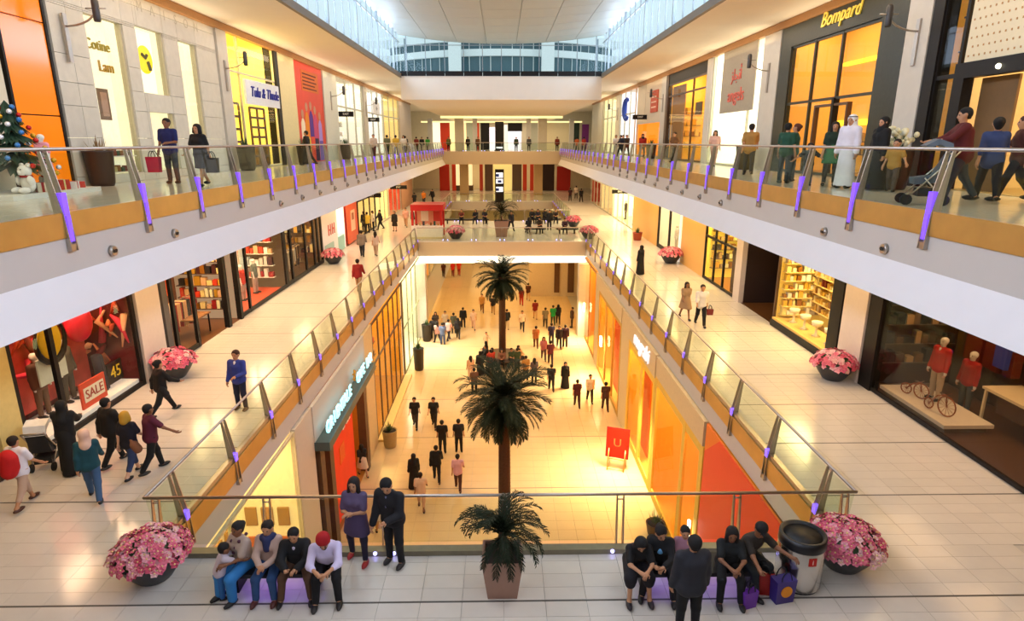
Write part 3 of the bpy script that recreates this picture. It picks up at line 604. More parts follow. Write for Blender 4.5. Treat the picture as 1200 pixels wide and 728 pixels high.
q.side_shelves((.6, 1.2, 1.8, 2.4), .5, 2.4, PALE[0], REDG + PALE, 22, .5)
q = Shop(-1, W, L1, 31.2, 37.9, VT1, 'dark first floor left shop front with clothes rails beside the flower bowl', '#7a5a38', depth=2.6, light=((1, .72, .40), 420), floor='#5a3c24', lit=.3)
q.frame(DARK, (31.3, 32.2, 34.6, 36.2, 37.0, 37.8), (), .2)
for a, b, v, c in ((32.5, 33.2, 1.9, '#f0b050'), (34.8, 35.8, 2.0, '#ffd880'), (36.4, 36.8, 1.5, '#c06a28')): q.b('glow_panel', a, b, v, v + .7, 1.9, 1.96, LIT(c, .8))  # glowing panels added as bright accents in this dark shop
q.rail(32.4, 34.4, 1.5, .7, DKG + PALE[:2], 3); q.rail(34.8, 36, 1.5, .9, DKG, 5); q.shelves(31.6, 37.5, (1.9, 2.4), 2.1, BRONZE, GOLDG, 6, .25, .3)
q.side_shelves((.7, 1.3, 1.9, 2.5), .4, 2.3, BRONZE, GOLDG + DKG, 23, .5)
q = Shop(-1, W, L1, 38.0, 44.0, VT1, 'white first floor left shop front with red lettering and a teal counter', '#f0ece4', depth=1.6, light=((1, .86, .68), 200), lit=.35, floor='#d8d0c8')
q.b('wall_panel', 38.05, 41.5, 0, VT1, -.03, .05, WHITE); q.sign(39.6, 1.75, 'H', 1.0, H('#e07060'), -.06, .02); q.sign(40.5, 1.75, 'H', 1.0, H('#e07060'), -.06, .02); q.b('teal_counter', 38.6, 43.4, 0, 1.0, .0, .6, H('#9cc8c0')); q.b('teal_counter_panel', 38.3, 40.4, 0, .95, -.06, .02, H('#a8c4bc'))
q = Shop(-1, W, L1, 44.1, 47.6, VT1, 'first floor left shop front with an orange red poster', '#e05838', depth=.6, lit=.2, light=(WARM, 30)); q.b('poster', 44.3, 47.4, .1, 3.2, -.06, .02, M('poster_orange', (.70, .11, .04), .5)); q.b('poster_print', 45.3, 46.6, .9, 2.4, -.07, -.06, H('#e8c0a0')); q.b('poster_print', 45.6, 46.2, 1.7, 2.2, -.08, -.07, H('#a8603c'))
q = far_shop(-1, L1, 47.8, 54.5, VT1, 'first floor left shop front under the first black hanging sign', '#f4d890', .55, light=(WARM, 160), stock=REDG, fr=DARK)
q = far_shop(-1, L1, 54.6, 61.0, VT1, 'bright yellow first floor left shop front further along', '#fff0a0', .8, light=(CREAM, 160), stock=GOLDG)
q = far_shop(-1, L1, 61.1, 68.5, VT1, 'first floor left shop front with red panels near the far end', '#e85a38', .5, light=(WARM, 120), stock=REDG)
pier(-1, W, L1, 68.6, 77, VT1, H('#b88868'), 'brown wall at the far end of the first floor left walkway')
# ---- first floor, right side
q = Shop(1, W, L1, 7.5, 17.7, VT1, 'dark glazed first floor right shop front with mannequins and antique cycles', '#4a2c18', depth=2.8, light=((1, .66, .36), 260), floor='#5a3a20')
q.frame(DARK, (7.6, 11.2, 17.62), (), .1, glass=glass('dark_shop_glass', (.80, .76, .70), .55)); q.b('jamb', 17.1, 17.7, 0, VT1, -.08, .2, DARK)
q.shelves(9, 13.2, (.9, 1.5, 2.1, 2.7), 2.4, BRONZE, DKG, 9, .2, .35); q.rail(9.2, 11.2, 1.7, 2.1, DKG, 8)
q.b('screen_wall', 15.9, 17.4, .1, 4.2, 2.55, 2.65, H('#3a3020'))
for i in range(5): q.b('curtain_fold', 15.0 + i * .36, 15.3 + i * .36, 1.2, 3.6, 2.3 - .05 * (i % 2), 2.55, H('#6a1810'))
q.side_shelves((.8, 1.4, 2.0, 2.6, 3.2), .3, 2.5, BRONZE, DKG, 27, .4, .25)
pier(1, W, L1, 17.75, 19.0, VT1, PIERP, 'rose beige pier beside the right hand flower bowl')
q = Shop(1, W, L1, 19.1, 24.1, VT1, 'first floor right shop front with walls of small gold goods on lit shelves', '#f0c850', depth=1.9, light=((1, .78, .36), 420), floor='#b88840', lit=.3)
q.b('jamb', 19.1, 19.75, 0, VT1, -.12, .4, DARK); q.frame(BRONZE, (19.8, 24.05), (), .08); q.b('dark_plinth', 19.7, 24.1, 0, .28, -.12, .5, DARK); q.b('display_shelf', 19.8, 24.0, .28, .36, -.1, .9, H('#d8b060'))
q.shelves(19.9, 24.0, (.75, 1.1, 1.45, 1.8, 2.15, 2.5), 1.3, H('#e8c880'), GOLDG + GD[:2], 11, .16, .3)
q.side_shelves((.5, .85, 1.2, 1.55, 1.9, 2.25, 2.6, 2.95), .15, 1.8, H('#e8c880'), GOLDG + PALE[:2], 24, .3, .16)
for i in range(4): MB().lathe([(.16, 0), (.05, .08), (.04, .35), (.17, .4), (.2, .55)], 10, (q.x(.4), 20.5 + i * .9, q.z + .36)).build('display_urn', H('#f8ecc8', .3), q.t)
q = Shop(1, W, L1, 24.2, 27.6, VT1, 'dark brown recessed lobby between two lit shops on the first floor right', '#2a150a', depth=2.2, floor='#5a3818', light=(WARM, 14), ceil='#4a3018'); q.b('dark_strip', 24.25, 24.4, .0, 3.5, .3, .5, DARK)  # the closing strip is plain dark
pier(1, W, L1, 27.65, 28.4, VT1, PIERP, 'beige pier beside the brown lobby')
q = Shop(1, W, L1, 28.4, 33.2, VT1, 'black framed first floor right shop front lit gold inside', '#ffd850', depth=2.2, light=((1, .78, .34), 360), floor='#a86a28', lit=.5)
q.frame(DARK, (28.5, 30.2, 31.6, 33.15), (2.35,), .12); q.shelves(30.3, 33, (.6, 1.1, 1.6, 2.1), 1.5, BRONZE, GOLDG, 12, .2, .3); q.side_shelves((.6, 1.1, 1.6, 2.1, 2.6), .3, 2.1, BRONZE, GOLDG + DKG, 25, .4); q.b('open_door', 28.6, 29.9, .02, 2.3, .3, .36, BRONZE)
q = Shop(1, W, L1, 33.3, 37.8, VT1, 'plain orange lit wall behind the flower bowl on the first floor right', '#f0a040', depth=.4, shell=False); q.b('orange_wall', 33.3, 37.8, 0, VT1, -.02, .3, M('orange_wall', (.78, .44, .13), .5, noise=.05)); area('shop_light', (W - .6, 35.5, L1 + 4.2), .4, 4, 60, AMB)
q = Shop(1, W, L1, 38.0, 43.6, VT1, 'first floor right shop front with black columns and white figures', '#f4e4c0', depth=2.0, light=((1, .84, .6), 240), lit=.4, floor='#d0b080')
q.frame(DARK, (38.1, 40.6, 43.5), (), .26); q.b('white_jamb', 37.75, 38.05, 0, VT1, -.1, .2, LIT('#fffaf0', .5)); q.shelves(38.5, 43, (.5, 1.2, 1.9), 1.5, PALE[0], DKG + PALE, 14, .25, .4)
q = Shop(1, W, L1, 43.7, 52.0, VT1, 'long orange wall with a small planter on the first floor right', shell=False); q.b('orange_wall', 43.7, 52, 0, VT1, -.02, .3, M('orange_wall', (.78, .44, .13), .5, noise=.05)); area('shop_light', (W - .6, 47.5, L1 + 4.2), .4, 6, 70, AMB)
q = far_shop(1, L1, 52.1, 62.0, VT1, 'brilliant cream first floor right shop front with dark figures in its window', '#fff4c0', 1.3, light=((1, .88, .6), 500), nm=4); area('shop_light', (W - .5, 57, L1 + 4.2), .5, 8, 330, (1, .88, .5))  # extra area light added outside the front for spill on the floor
q = far_shop(1, L1, 62.1, 70.0, VT1, 'pale first floor right shop front further along', '#f0dca8', .5, light=(WARM, 160), stock=PALE)
q = far_shop(1, L1, 70.1, 77.5, VT1, 'dark red first floor right shop front near the far end', '#a02818', .3, light=(WARM, 120), stock=REDG)
# ---- ground floor, left side
BRNW = M('brown_wood', (.10, .045, .02), .45, noise=.3, scale=4)
q = Shop(-1, WG, G, 8, 16.3, VTG, 'bright cream ground floor left shop with red pictures, seen through the near balustrade', '#ffe0a0', depth=2.0, light=((1, .80, .45), 220), lit=.42, floor='#e8d0a0')
for i in range(3):
    for v, c in ((.9, '#c8562c'), (1.9, '#d87038'), (2.9, '#b8884a')): q.b('picture', 16.2, 16.26, v, v + .6, .35 + i * .5, .7 + i * .5, H(c))
q.frame(H('#d8c8a0'), (8.1, 12.0, 16.25), (), .08)
for i in range(6): q.b('picture', 11.5 + .75 * i, 12.0 + .75 * i, 1.4, 2.1, 1.85, 1.92, H('#c8562c')); q.b('picture', 11.5 + .75 * i, 12.0 + .75 * i, 2.6, 3.3, 1.85, 1.92, H('#b8884a'))
pier(-1, WG, G, 16.35, 17.9, VTG, M('beige_stone', (.62, .54, .44), .6, noise=.05), 'beige stone wall on the ground floor left below the near walkway', .04)
q = Shop(-1, WG, G, 18.0, 25.2, VTG, 'ground floor left shop with a dark canopy of pale blue letters and a red hanging', '#c8842c', depth=2.4, light=((1, .62, .22), 220), floor='#a87030')
cn = q.b('canopy', 17.9, 25.3, 4.45, 4.75, -.55, .1, M('canopy_slate', (.06, .09, .09), .4))
q.b('canopy_back', 17.9, 25.3, 4.75, 5.97, -.08, .04, PLASTER)
CY = LIT('#a8ecf4', 1.5, 'lit_letter')
for i, ch in enumerate('ORIENTALE'): q.sign(18.35 + i * .37, 5.08, ch, .64, CY, -.42, .03, parent=cn)
for i, ch in enumerate('CAFE BAR'):
    if ch != ' ': q.sign(22.6 + i * .34, 5.08, ch, .64, CY, -.42, .03, parent=cn)
q.sign(22.05, 5.2, '*', 1.1, H('#d8a83c'), -.42, .02, parent=cn)
for u in (18.3, 19.3, 24.6): q.b('wood_post', u - .22, u + .22, 0, 4.45, -.15, .2, BRNW)
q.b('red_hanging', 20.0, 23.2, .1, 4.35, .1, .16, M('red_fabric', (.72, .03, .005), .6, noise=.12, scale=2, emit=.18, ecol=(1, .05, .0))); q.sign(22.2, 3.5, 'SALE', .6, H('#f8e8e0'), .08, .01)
q.b('orange_square', 21.0, 21.7, 2.2, 2.9, .08, .1, H('#f06a20'))
q.b('side_screen', 23.4, 24.4, .1, 4.3, .8, .85, H('#e8b040'))
pier(-1, WG, G, 25.3, 27.0, VTG, H('#d8c090', .5), 'cream pier beyond the red hanging on the ground floor left', .06)
q = Shop(-1, WG, G, 27.1, 35.9, VTG, 'ground floor left shop front of tall dark bars over amber glass', '#e0a030', depth=2.2, light=((1, .66, .2), 380), floor='#c89040', lit=.35)
q.frame(BRNW, [27.2 + i * 1.43 for i in range(7)], (3.9,), .15, d=.06); q.b('sill', 27.1, 35.9, 0, .12, -.45, .0, H('#e8d090')); q.shelves(27.5, 35.5, (.8, 1.6, 2.4), 1.7, BRONZE, REDG + GOLDG, 15, .3, .5)
q = Shop(-1, WG, G, 36.0, 44.9, VTG, 'pale green and cream ground floor left shop front before the bridge', '#f8f0c8', depth=2.0, light=((1, .9, .66), 520), lit=.6, floor='#f0e8d0')
q.frame(H('#8a9068'), (36.1, 38, 40, 42, 44.8), (2.9,), .1, d=.06); q.shelves(36.6, 44.3, (.7, 1.4, 2.1), 1.5, PALE[0], PALE + GD[:3], 16, .3, .4)
for a, b, c, l, lb in ((46.2, 56, '#ffd870', .6, 'yellow ground floor left shop front under the bridge'), (56.2, 68, '#f0a848', .5, 'orange ground floor left shop front beyond the bridge'), (68.2, 82, '#ffe0a0', .6, 'cream ground floor left shop front at the far end')):
    far_shop(-1, G, a, b, 5.6, lb, c, l, light=(AMB, 260), X=8.2, stock=REDG)
# ---- ground floor, right side
q = Shop(1, WG, G, 8, 16.6, VTG, 'orange and red ground floor right hoarding seen through the near balustrade', shell=False)
q.b('orange_hoarding', 8, 16.6, 0, 5.96, -.02, .04, M('hoarding_orange', (.86, .20, .02), .5, noise=.05, scale=1))
pl = MB().prism([(8.9, G + 1.2), (17.1, G + 2.5), (17.1, G + 5.3), (16.0, G + 6.17), (8.9, G + 6.17)], q.x(-.05), q.x(-.02), 0).build('red_panel', M('hoarding_red', (.80, .035, .01), .45, noise=.04, scale=1), q.t)
YW = '#ffc428'
q = Shop(1, WG, G, 16.7, 22.5, VTG, 'amber lit ground floor right shop nearest the red hoarding', '#eb9426', depth=2.0, light=((1, .62, .14), 260), lit=.4, floor='#f0b040')
q.frame(H('#e8c050'), (16.8, 18.6, 22.4), (), .34, d=.1, v1=5.15); q.b('header', 16.7, 22.5, 5.15, 5.96, -.07, .1, M('beige_gold', (.66, .52, .30), .5))
q.b('white_lamp_tube', 16.95, 17.05, 1.0, 2.4, -.2, -.12, LIT('#fff8e8', 5))
q = Shop(1, WG, G, 22.6, 27.7, VTG, 'yellow lit ground floor right shop with white lettering above', '#f2a42c', depth=2.0, light=((1, .66, .16), 330), lit=.5, floor='#f8c860')
q.frame(H('#f0c850'), (22.7, 24.9, 27.6), (), .34, d=.1, v1=5.0); q.b('header', 22.6, 27.7, 5.0, 5.96, -.08, .1, M('beige_gold', (.66, .52, .30), .5)); q.b('orange_panel', 25.2, 27.3, .1, 4.4, .5, .56, H('#f07018'))
q.sign(25.0, 5.5, 'magrabi', .95, LIT('#f4f0ff', .8), -.12, .03, shear=.2)
pier(1, WG, G, 27.75, 29.6, VTG, M('beige_gold', (.66, .52, .30), .5), 'beige pier beside the yellow lit ground floor right shop', .05)
q = Shop(1, WG, G, 29.7, 37.0, VTG, 'gold and orange ground floor right shop with bright lamps', '#f0962a', depth=2.0, light=((1, .64, .16), 330), lit=.5, floor='#f8c860')
q.frame(H('#c8a048'), (29.8, 32, 34.4, 36.9), (), .25, d=.1, v1=5.15); q.b('header', 29.7, 37.0, 5.15, 5.96, -.07, .1, M('beige_gold', (.66, .52, .30), .5)); q.b('orange_panel', 32.3, 34.1, .1, 4.4, .5, .56, H('#f06010'))
pier(1, WG, G, 37.05, 38.4, VTG, M('beige_gold', (.66, .52, .30), .5), 'beige pier below the far right walkway', .05)
q = Shop(1, WG, G, 38.5, 44.9, VTG, 'deep orange ground floor right shop before the bridge', '#e88a20', depth=2.0, light=((1, .58, .14), 420), lit=.4, floor='#e8a848'); q.frame(H('#a87830'), (38.6, 41.5, 44.8), (), .2, d=.06)
for a, b, c, l, lb in ((46.2, 54, '#f0b850', .5, 'gold ground floor right shop front under the bridge'), (66.2, 82, '#ffd080', .5, 'cream ground floor right shop front at the far end')):
    far_shop(1, G, a, b, 5.6, lb, c, l, light=(AMB, 240), X=8.2, stock=GD)
wl = struct(box('wall_inner', 2.6, 9, 58, 58.4, G, 4.6, M('inner_wall', (.60, .50, .36), .6)), 'beige wall on the right of the hall beyond the bridge')
for i, (a, b) in enumerate(((5.0, 5.5), (6.3, 6.9))): box('dark_panel', a, b, 57.9, 58.0, G + .4, 4.2, BRNW, wl)
MB().prism([(4.6, 4.3), (5.6, 4.3), (5.4, 2.6)], 57.8, 57.92, 1).build('wedge_panel', BRNW, wl)
# right ground floor shops: farther wall lamp, nearer one added for a doorway's glare
for y, nm in ((35.8, 'added nearer'), (43.8, 'farther')):
    t = thing('wall_lamp', 'bright warm wall lamp on the ground floor right shop fronts, the %s of the two' % nm, 'lamp', (WG - .25, y, G + 2.6)); MB().box(WG - .3, WG - .2, y - .16, y + .16, G + 2.4, G + 3.0).build('lamp_glass', LIT('#fff0b0', 8), t); MB().box(WG - .2, WG - .05, y - .06, y + .06, G + 2.6, G + 2.8).build('bracket', STEEL, t)
    area('lamp_beam', (WG - .5, y, G + 3.2), .5, 1.5, 330, (1, .82, .45), (0, 12, 0), 120)
area('lamp_beam', (WG - .7, 24.6, G + 4.2), .5, 1.5, 300, (1, .88, .55), (0, 10, 0), 100)
area('lamp_beam', (-WG + .6, 42, G + 4.4), .5, 4, 300, (1, .92, .75), (0, -10, 0), 120)
# ---- far ends
def end_bits(z, specs, y, vt, name, label):
    t = thing('shop_front', label, 'shop front', (0, y, z))
    for nm, x0, x1, v0, v1, m in specs: box(nm, x0, x1, y + random.uniform(0, .02), y + .3, z + v0, z + v1, m, t)
    return t
end_bits(L2, [('glow_panel', -10.6, -9.0, 0, 4, LIT('#fff4d8', 1.0)), ('red_column', -9.0, -7.6, 0, 4, H('#d83c18')), ('glow_panel', -7.6, -5.2, 0, 4, LIT('#ffe4a8', .9)), ('grey_panel', -5.2, -3.9, 0, 4.1, H('#b8c0b0')), ('red_column', -3.9, -3.3, 0, 3.9, H('#d84820')), ('dark_bay', -3.1, -1.8, 0, 3.8, DARK), ('glow_panel', -1.8, -.9, 0, 3.2, LIT('#f4f0ff', .9)), ('dark_bay', .9, 3.0, 2.6, 3.8, DARK), ('glow_panel', .9, 2.9, 0, 2.6, LIT('#eaeaff', .8)), ('red_column', 3.6, 4.2, 0, 3.2, H('#b83c28')), ('grey_panel', 4.3, 5.6, 0, 4, H('#b8b8a8')), ('cream_panel', 6.5, 10, 0, 3.9, H('#e8d8b0')), ('dark_bay', 10, 11.4, 0, 3.9, H('#1c3028')), ('violet_panel', 11.8, 12.8, 0, 3.6, H('#7a2a80'))], 94, 4, '', 'row of bright shop fronts with red columns at the far end of the second floor')
end_bits(L1, [('red_panel', -9.5, -8.0, 0, 4, H('#c82c14')), ('red_panel', -7.6, -7.0, 0, 4, H('#d83c18')), ('glow_panel', -7.0, -4.5, .8, 4, LIT('#ffe8b0', .8)), ('dark_counter', -7.2, -4.4, 0, .9, BRONZE), ('red_panel', -3.4, -2.9, 0, 4, H('#b83820')), ('dark_bay', -2.6, -1.4, 0, 4, BRONZE), ('glow_panel', -1.3, 1.5, 0, 4.2, LIT('#f0e08c', .55)), ('dark_bay', 1.6, 3, 0, 4, BRONZE), ('red_panel', 3.2, 3.8, 0, 4, H('#c83c20')), ('red_panel', 4.3, 4.9, 0, 4, H('#c83c20')), ('dark_bay', 5.7, 8, 0, 4.2, H('#2a1008')), ('red_panel', 8.4, 10.5, 0, 3.6, H('#b01c10'))], 96, 4, '', 'row of red and gold shop fronts at the far end of the first floor')
for x in (-5.3, 5.1): struct(box('trim_13', x - .55, x + .55, 80, 81, L2, 16.35, PIER), 'beige column at the far end of the second floor'); struct(box('trim_13', x - .6, x + .6, 88, 89.2, L1, 10.7, H('#c8a878')), 'beige column at the far end of the first floor')
for x in (-9.6, -3.6, 3.6, 9.4): struct(box('trim_13', x - .3, x + .3, 86, 86.6, L2, 16.35, PIER))
# ---------------------------------------------------------------- fittings and furniture
def bracket_lamp(s, y, label):
    t = thing('wall_lamp', label, 'lamp', (s * (W - .12), y, L2 + 4), 0, 'cylinder lamps on curved wall arms')
    x = lambda w: s * (W - .12 - w)
    MB().box(x(0), x(.05), y - .07, y + .07, L2 + 3.1, L2 + 4.25).build('bracket_plate', STEEL, t)
    MB().tube([(x(.05), y, L2 + 3.95)] + [(x(.05 + .8 * math.sin(a)), y, L2 + 3.95 + .45 * (1 - math.cos(a))) for a in np.linspace(.1, 1.5, 7)], .025, 6).build('arm', STEEL, t)
    MB().lathe([(.07, -.28), (.085, -.24), (.085, .2), (.05, .26)], 12, (x(.85), y, L2 + 4.33)).build('lamp_body', H('#3a3634', .4), t)
    MB().tube([(x(.6), y, L2 + 4.36), (x(1.1), y, L2 + 4.36)], .018, 6).build('cross_bar', STEEL, t)
for s, y, l in ((-1, 17.0, 'cylinder wall lamp beside the tall orange panel'), (-1, 26.3, 'cylinder wall lamp on the pier before the yellow shop'), (-1, 42.0, 'cylinder wall lamp above the first black hanging sign'), (-1, 52.6, 'cylinder wall lamp above the second black hanging sign'),
                (1, 17.4, 'cylinder wall lamp on the pier left of the dotted cream shop'), (1, 26.8, 'cylinder wall lamp on the pier beside the grey lettered panel'), (1, 44.0, 'cylinder wall lamp above the red square sign'), (1, 60.9, 'cylinder wall lamp on the far upper right cream pier')): bracket_lamp(s, y, l)
def hang_sign(s, y, z, w, label, body, x=None):
    x = x or W - .3
    t = thing('hanging_sign', label, 'sign', (s * x, y, z)); box('board', s * x - w / 2, s * x + w / 2, y - .06, y + .06, z - .17, z + .17, DARK, t)
    for d in (-.3, .3): MB().tube([(s * x + d * w, y, z + .17), (s * x + d * w, y, 17.92 if z > L2 else 10.72)], .008, 5).build('hanger', STEEL, t)
    text('lettering', body, .2, (s * x, y - .07, z), (1, 0, 0), (0, 0, 1), H('#f0ece0'), t, .006)
hang_sign(-1, 44, L2 + 2.95, 1.0, 'first black hanging sign on the upper left gallery', 'EXIT', 10.55); hang_sign(-1, 55, L2 + 2.95, 1.0, 'second black hanging sign on the upper left gallery', 'EXIT', 10.9); hang_sign(1, 49, L2 + 2.95, 1.15, 'black hanging sign on the upper right gallery', 'EXIT', 10.55)
hang_sign(-1, 49, L1 + 3.2, 1.5, 'first black hanging sign over the first floor left walkway', 'EXIT', 10.2); hang_sign(-1, 56.5, L1 + 3.3, 1.5, 'second black hanging sign over the first floor left walkway', 'EXIT', 9.3); hang_sign(1, 55, L1 + 3.0, 1.4, 'black hanging sign over the far first floor right shop', 'EXIT', 10.4)
def totem(y, z, h, label, screens):
    t = thing('totem', label, 'totem', (-.3, y, z)); box('cabinet', -.85, .25, y - .15, y + .15, z + .12, z + h, DARK, t); box('base', -.95, .35, y - .25, y + .25, z, z + .12, H('#202020'), t)
    for i, (a, b) in enumerate(screens): box('screen', -.72, .12, y - .17, y - .15, z + a, z + b, LIT('#eaf0ff', 1.2, 'screen'), t); box('screen_block', -.72 + .2 * (i % 2), -.35 + .3 * (i % 2), y - .175, y - .17, z + a + .1, z + b - .15, H('#2040a0'), t)
totem(77, L1, 4.0, 'black totem with lit screens at the end of the first floor void', ((3.0, 3.6), (2.3, 2.85), (1.3, 1.9))); totem(82, L2, 3.6, 'tall black totem at the far end of the second floor', ((.3, .5),))
box('glow_panel', .3, .75, 82, 82.1, L2, L2 + 3.2, LIT('#e8f0f0', .7), C.objects['totem.001'] if 'totem.001' in C.objects else None)
# red kiosk on the bridge
t = thing('kiosk', 'red roofed kiosk with a white counter at the left of the bridge', 'kiosk', (-5.8, 48.6, L1)); KR = H('#c0140c', .4)
box('counter', -7.0, -4.6, 47.6, 48.2, L1, L1 + 1.0, H('#f0e8dc'), t); box('counter_foot', -7.1, -4.5, 47.5, 48.3, L1, L1 + .12, H('#d8c89c'), t); box('roof', -7.0, -4.5, 47.5, 49.9, L1 + 2.15, L1 + 2.6, KR, t)
for x in (-6.9, -4.7):
    for y in (47.7, 49.7): box('post', x - .08, x + .08, y - .08, y + .08, L1, L1 + 2.15, KR, t)
box('back_panel', -6.9, -4.7, 49.7, 49.8, L1, L1 + 2.1, H('#e8a080'), t)
for i in range(7): box('product', -6.7 + .28 * i, -6.55 + .28 * i, 47.75, 47.9, L1 + 1.0, L1 + 1.0 + .12 + .1 * (i % 3), GD[i % 7], t)
for k, x in enumerate((-6.2, -5.2)): box('poster', x - .3, x + .3, 49.68, 49.7, L1 + 1.1, L1 + 1.9, H(('#f8e8d0', '#d04030')[k]), t)
# flower bowls
BOWL = M('dark_bowl', (.035, .035, .04), .45, noise=.2); LEAF = M('dark_leaf', (.05, .10, .03), .6, noise=.4, scale=20)
PINKS = [M('petal_%d' % i, hexc(c), .6, noise=.2, scale=30) for i, c in enumerate(('#ec7c90', '#e06480', '#f4a4ac', '#d05068', '#f6bcb8', '#e87888'))]
def flower(m, n=5, r=.062):
    mb = MB()
    for i in range(n):
        a = 2 * PI * i / n; d = Vector((math.cos(a), math.sin(a), 0)); e = Vector((-d.y, d.x, 0))
        mb.add([(0, 0, .0), d * r * .6 + e * r * .42 + Vector((0, 0, .018)), d * r + Vector((0, 0, .004)), d * r * .6 - e * r * .42 + Vector((0, 0, .018))], [(0, 3, 2, 1), (0, 1, 2, 3)][1:])
    mb.ball((0, 0, .008), .014, 5, 3, 1); return mb.mesh('flower', [m, H('#f4d890')])
FM = [flower(m) for m in PINKS]
def bowl(x, y, z, r, label, near=False, fr=1.0):
    t = thing('flower_bowl', label, 'planter', (x, y, z), 0, None); k = r / .56
    MB().lathe([(.26 * k, 0), (.30 * k, .03 * k), (.46 * k, .26 * k), (.56 * k, .46 * k), (.58 * k, .5 * k), (.54 * k, .5 * k), (.50 * k, .44 * k)], 24, (x, y, z)).build('bowl', BOWL, t)
    MB().ball((x, y, z + .50 * k), (.55 * k, .55 * k, .36 * k), 20, 10).build('leaf_mound', LEAF, t)
    N = 270 if near else 130; jm = [MB() for _ in PINKS]; r_ = random.Random(int(x * 100))
    for i in range(N):
        zt = .02 + .98 * (i + .5) / N; a = i * 2.399963 + r_.uniform(-.15, .15); rr = math.sqrt(max(0, 1 - zt * zt)); jit = r_.uniform(.97, 1.12)
        n = Vector((rr * math.cos(a), rr * math.sin(a), zt)); p = Vector((x + n.x * .60 * k * jit, y + n.y * .60 * k * jit, z + .50 * k + n.z * .40 * k * jit - .03))
        q = (n + Vector((r_.uniform(-.4, .4), r_.uniform(-.4, .4), .25))).to_track_quat('Z', 'Y'); c = r_.randrange(len(FM))
        sc = r_.uniform(1.0, 1.55) * (k if near else 1.25 * k)
        if near:
            o = put('flower', FM[c], t, p); o.rotation_euler = q.to_euler(); o.scale = (sc,) * 3
        else:
            me = FM[c]; m4 = Matrix.LocRotScale(p, q, (sc,) * 3); jm[c].add([m4 @ v.co for v in me.vertices], [tuple(f.vertices) for f in me.polygons])
    if not near:
        al = MB()
        for c, m in enumerate(jm): al.add(m.v, m.f, c)
        stuff(al.build('flowers', PINKS, t))
    return t
bowl(-6.02, 9.15, L1, .54, 'large bowl of pink flowers at the left end of the near balcony', True); bowl(5.98, 9.25, L1, .54, 'large bowl of pink flowers beside the steel bin', True)
bowl(-10.45, 18.6, L1, .58, 'bowl of pink flowers below the rose pier on the left walkway'); bowl(10.45, 18.1, L1, .58, 'bowl of pink flowers below the rose pier on the right walkway')
bowl(-10.4, 37.6, L1, .58, 'bowl of pink flowers before the white lettered shop on the left walkway'); bowl(10.4, 37.4, L1, .62, 'bowl of pink flowers before the orange wall on the right walkway')
bowl(-3.6, 47.6, L1, .62, 'bowl of pink flowers in the open on the bridge'); bowl(6.7, 47.5, L1, .62, 'bowl of pink flowers at the right corner of the bridge'); bowl(6.3, 54.5, L1, .6, 'bowl of pink flowers at the back right of the bridge')
# palms
FROND = M('palm_frond', (.014, .021, .009), .6, noise=.4, scale=6, spec=.15); TRUNK = M('palm_trunk', (.09, .042, .025), .8, noise=.4, scale=12, bump=.4); SOIL = M('soil', (.03, .02, .015), .9)
def frond_mesh(L, droop, up, nl=34, lw=.06, ll=.38, seed=0):
    r = random.Random(seed); pts = []; ang = up; p = Vector((0, 0, 0)); seg = L / 12
    for i in range(13):
        pts.append(p.copy()); p = p + Vector((math.cos(ang) * seg, 0, math.sin(ang) * seg)); ang -= droop / 12 * (.5 + i / 9)
    mb = MB(); mb.tube(pts, [.022 * (1 - i / 14) for i in range(13)], 5)
    for i in range(nl):
        f = .10 + .88 * i / nl; k = min(11, int(f * 12)); a = pts[k].lerp(pts[k + 1], f * 12 - k); d = (pts[k + 1] - pts[k]).normalized(); up_ = Vector((-d.z, 0, d.x))
        l = ll * math.sin(PI * min(1, .22 + f * .74)) ** .6 * L / 1.6
        for sd in (-1, 1):
            dr = (d * 1.0 + Vector((0, sd, 0)) * .8 + up_ * r.uniform(.05, .3)).normalized(); tip = a + dr * l + Vector((0, 0, -.04 * l - r.uniform(0, .05)))
            mid = a.lerp(tip, .5) + up_ * .02; w = d * lw * .5
            mb.add([a - w * .5, a + w * .5, mid + w, tip, mid - w], [(0, 1, 2, 4), (4, 2, 3)])
    return mb.mesh('frond', FROND)
def palm(x, y, z, H_, L, n, label, trunk_r=.19, seed=1):
    r = random.Random(seed); t = thing('palm_tree', label, 'palm', (x, y, z)); prof = [(trunk_r * 1.35, 0)]; hh = .06; i = 0
    while hh < H_ - .1:
        k = trunk_r * (1.1 - .15 * hh / H_); prof += [(k * 1.10, hh), (k * .94, hh + .07)]; hh += .085
    MB().lathe(prof + [(trunk_r * 1.5, H_ - .1), (trunk_r * .8, H_ + .2)], 14, (x, y, z)).build('trunk', TRUNK, t)
    st = MB()
    for j in range(int(H_ / .085)):
        for q in range(8):
            a = (q + .5 * (j % 2)) * PI / 4; hz = .1 + j * .085; k = trunk_r * (1.08 - .15 * hz / H_)
            d = Vector((math.cos(a), math.sin(a), 0)); e = Vector((-d.y, d.x, 0)) * .045; b = Vector((x, y, z + hz)) + d * k
            st.add([b - e, b + e, b + d * .045 + Vector((0, 0, .07))], [(0, 1, 2)])
    stuff(st.build('trunk_stubs', TRUNK, t)); ms = [frond_mesh(L * (1 - .06 * i), 1.25 - .08 * i, .95 - .40 * i, seed=seed * 9 + i) for i in range(5)]
    for i in range(n):
        k = min(4, int(i / n * 5)); o = put('frond', ms[k], t, (x, y, z + H_ + .12 - .06 * k)); o.rotation_euler = (r.uniform(-.12, .12), r.uniform(-.15, .10), i * 2.39996 + r.uniform(-.2, .2)); s_ = r.uniform(.86, 1.08); o.scale = (s_,) * 3
    return t
palm(.05, 21.7, G, 5.0, 2.15, 74, 'tall palm rising from the ground floor behind the potted palm', .21, 3)
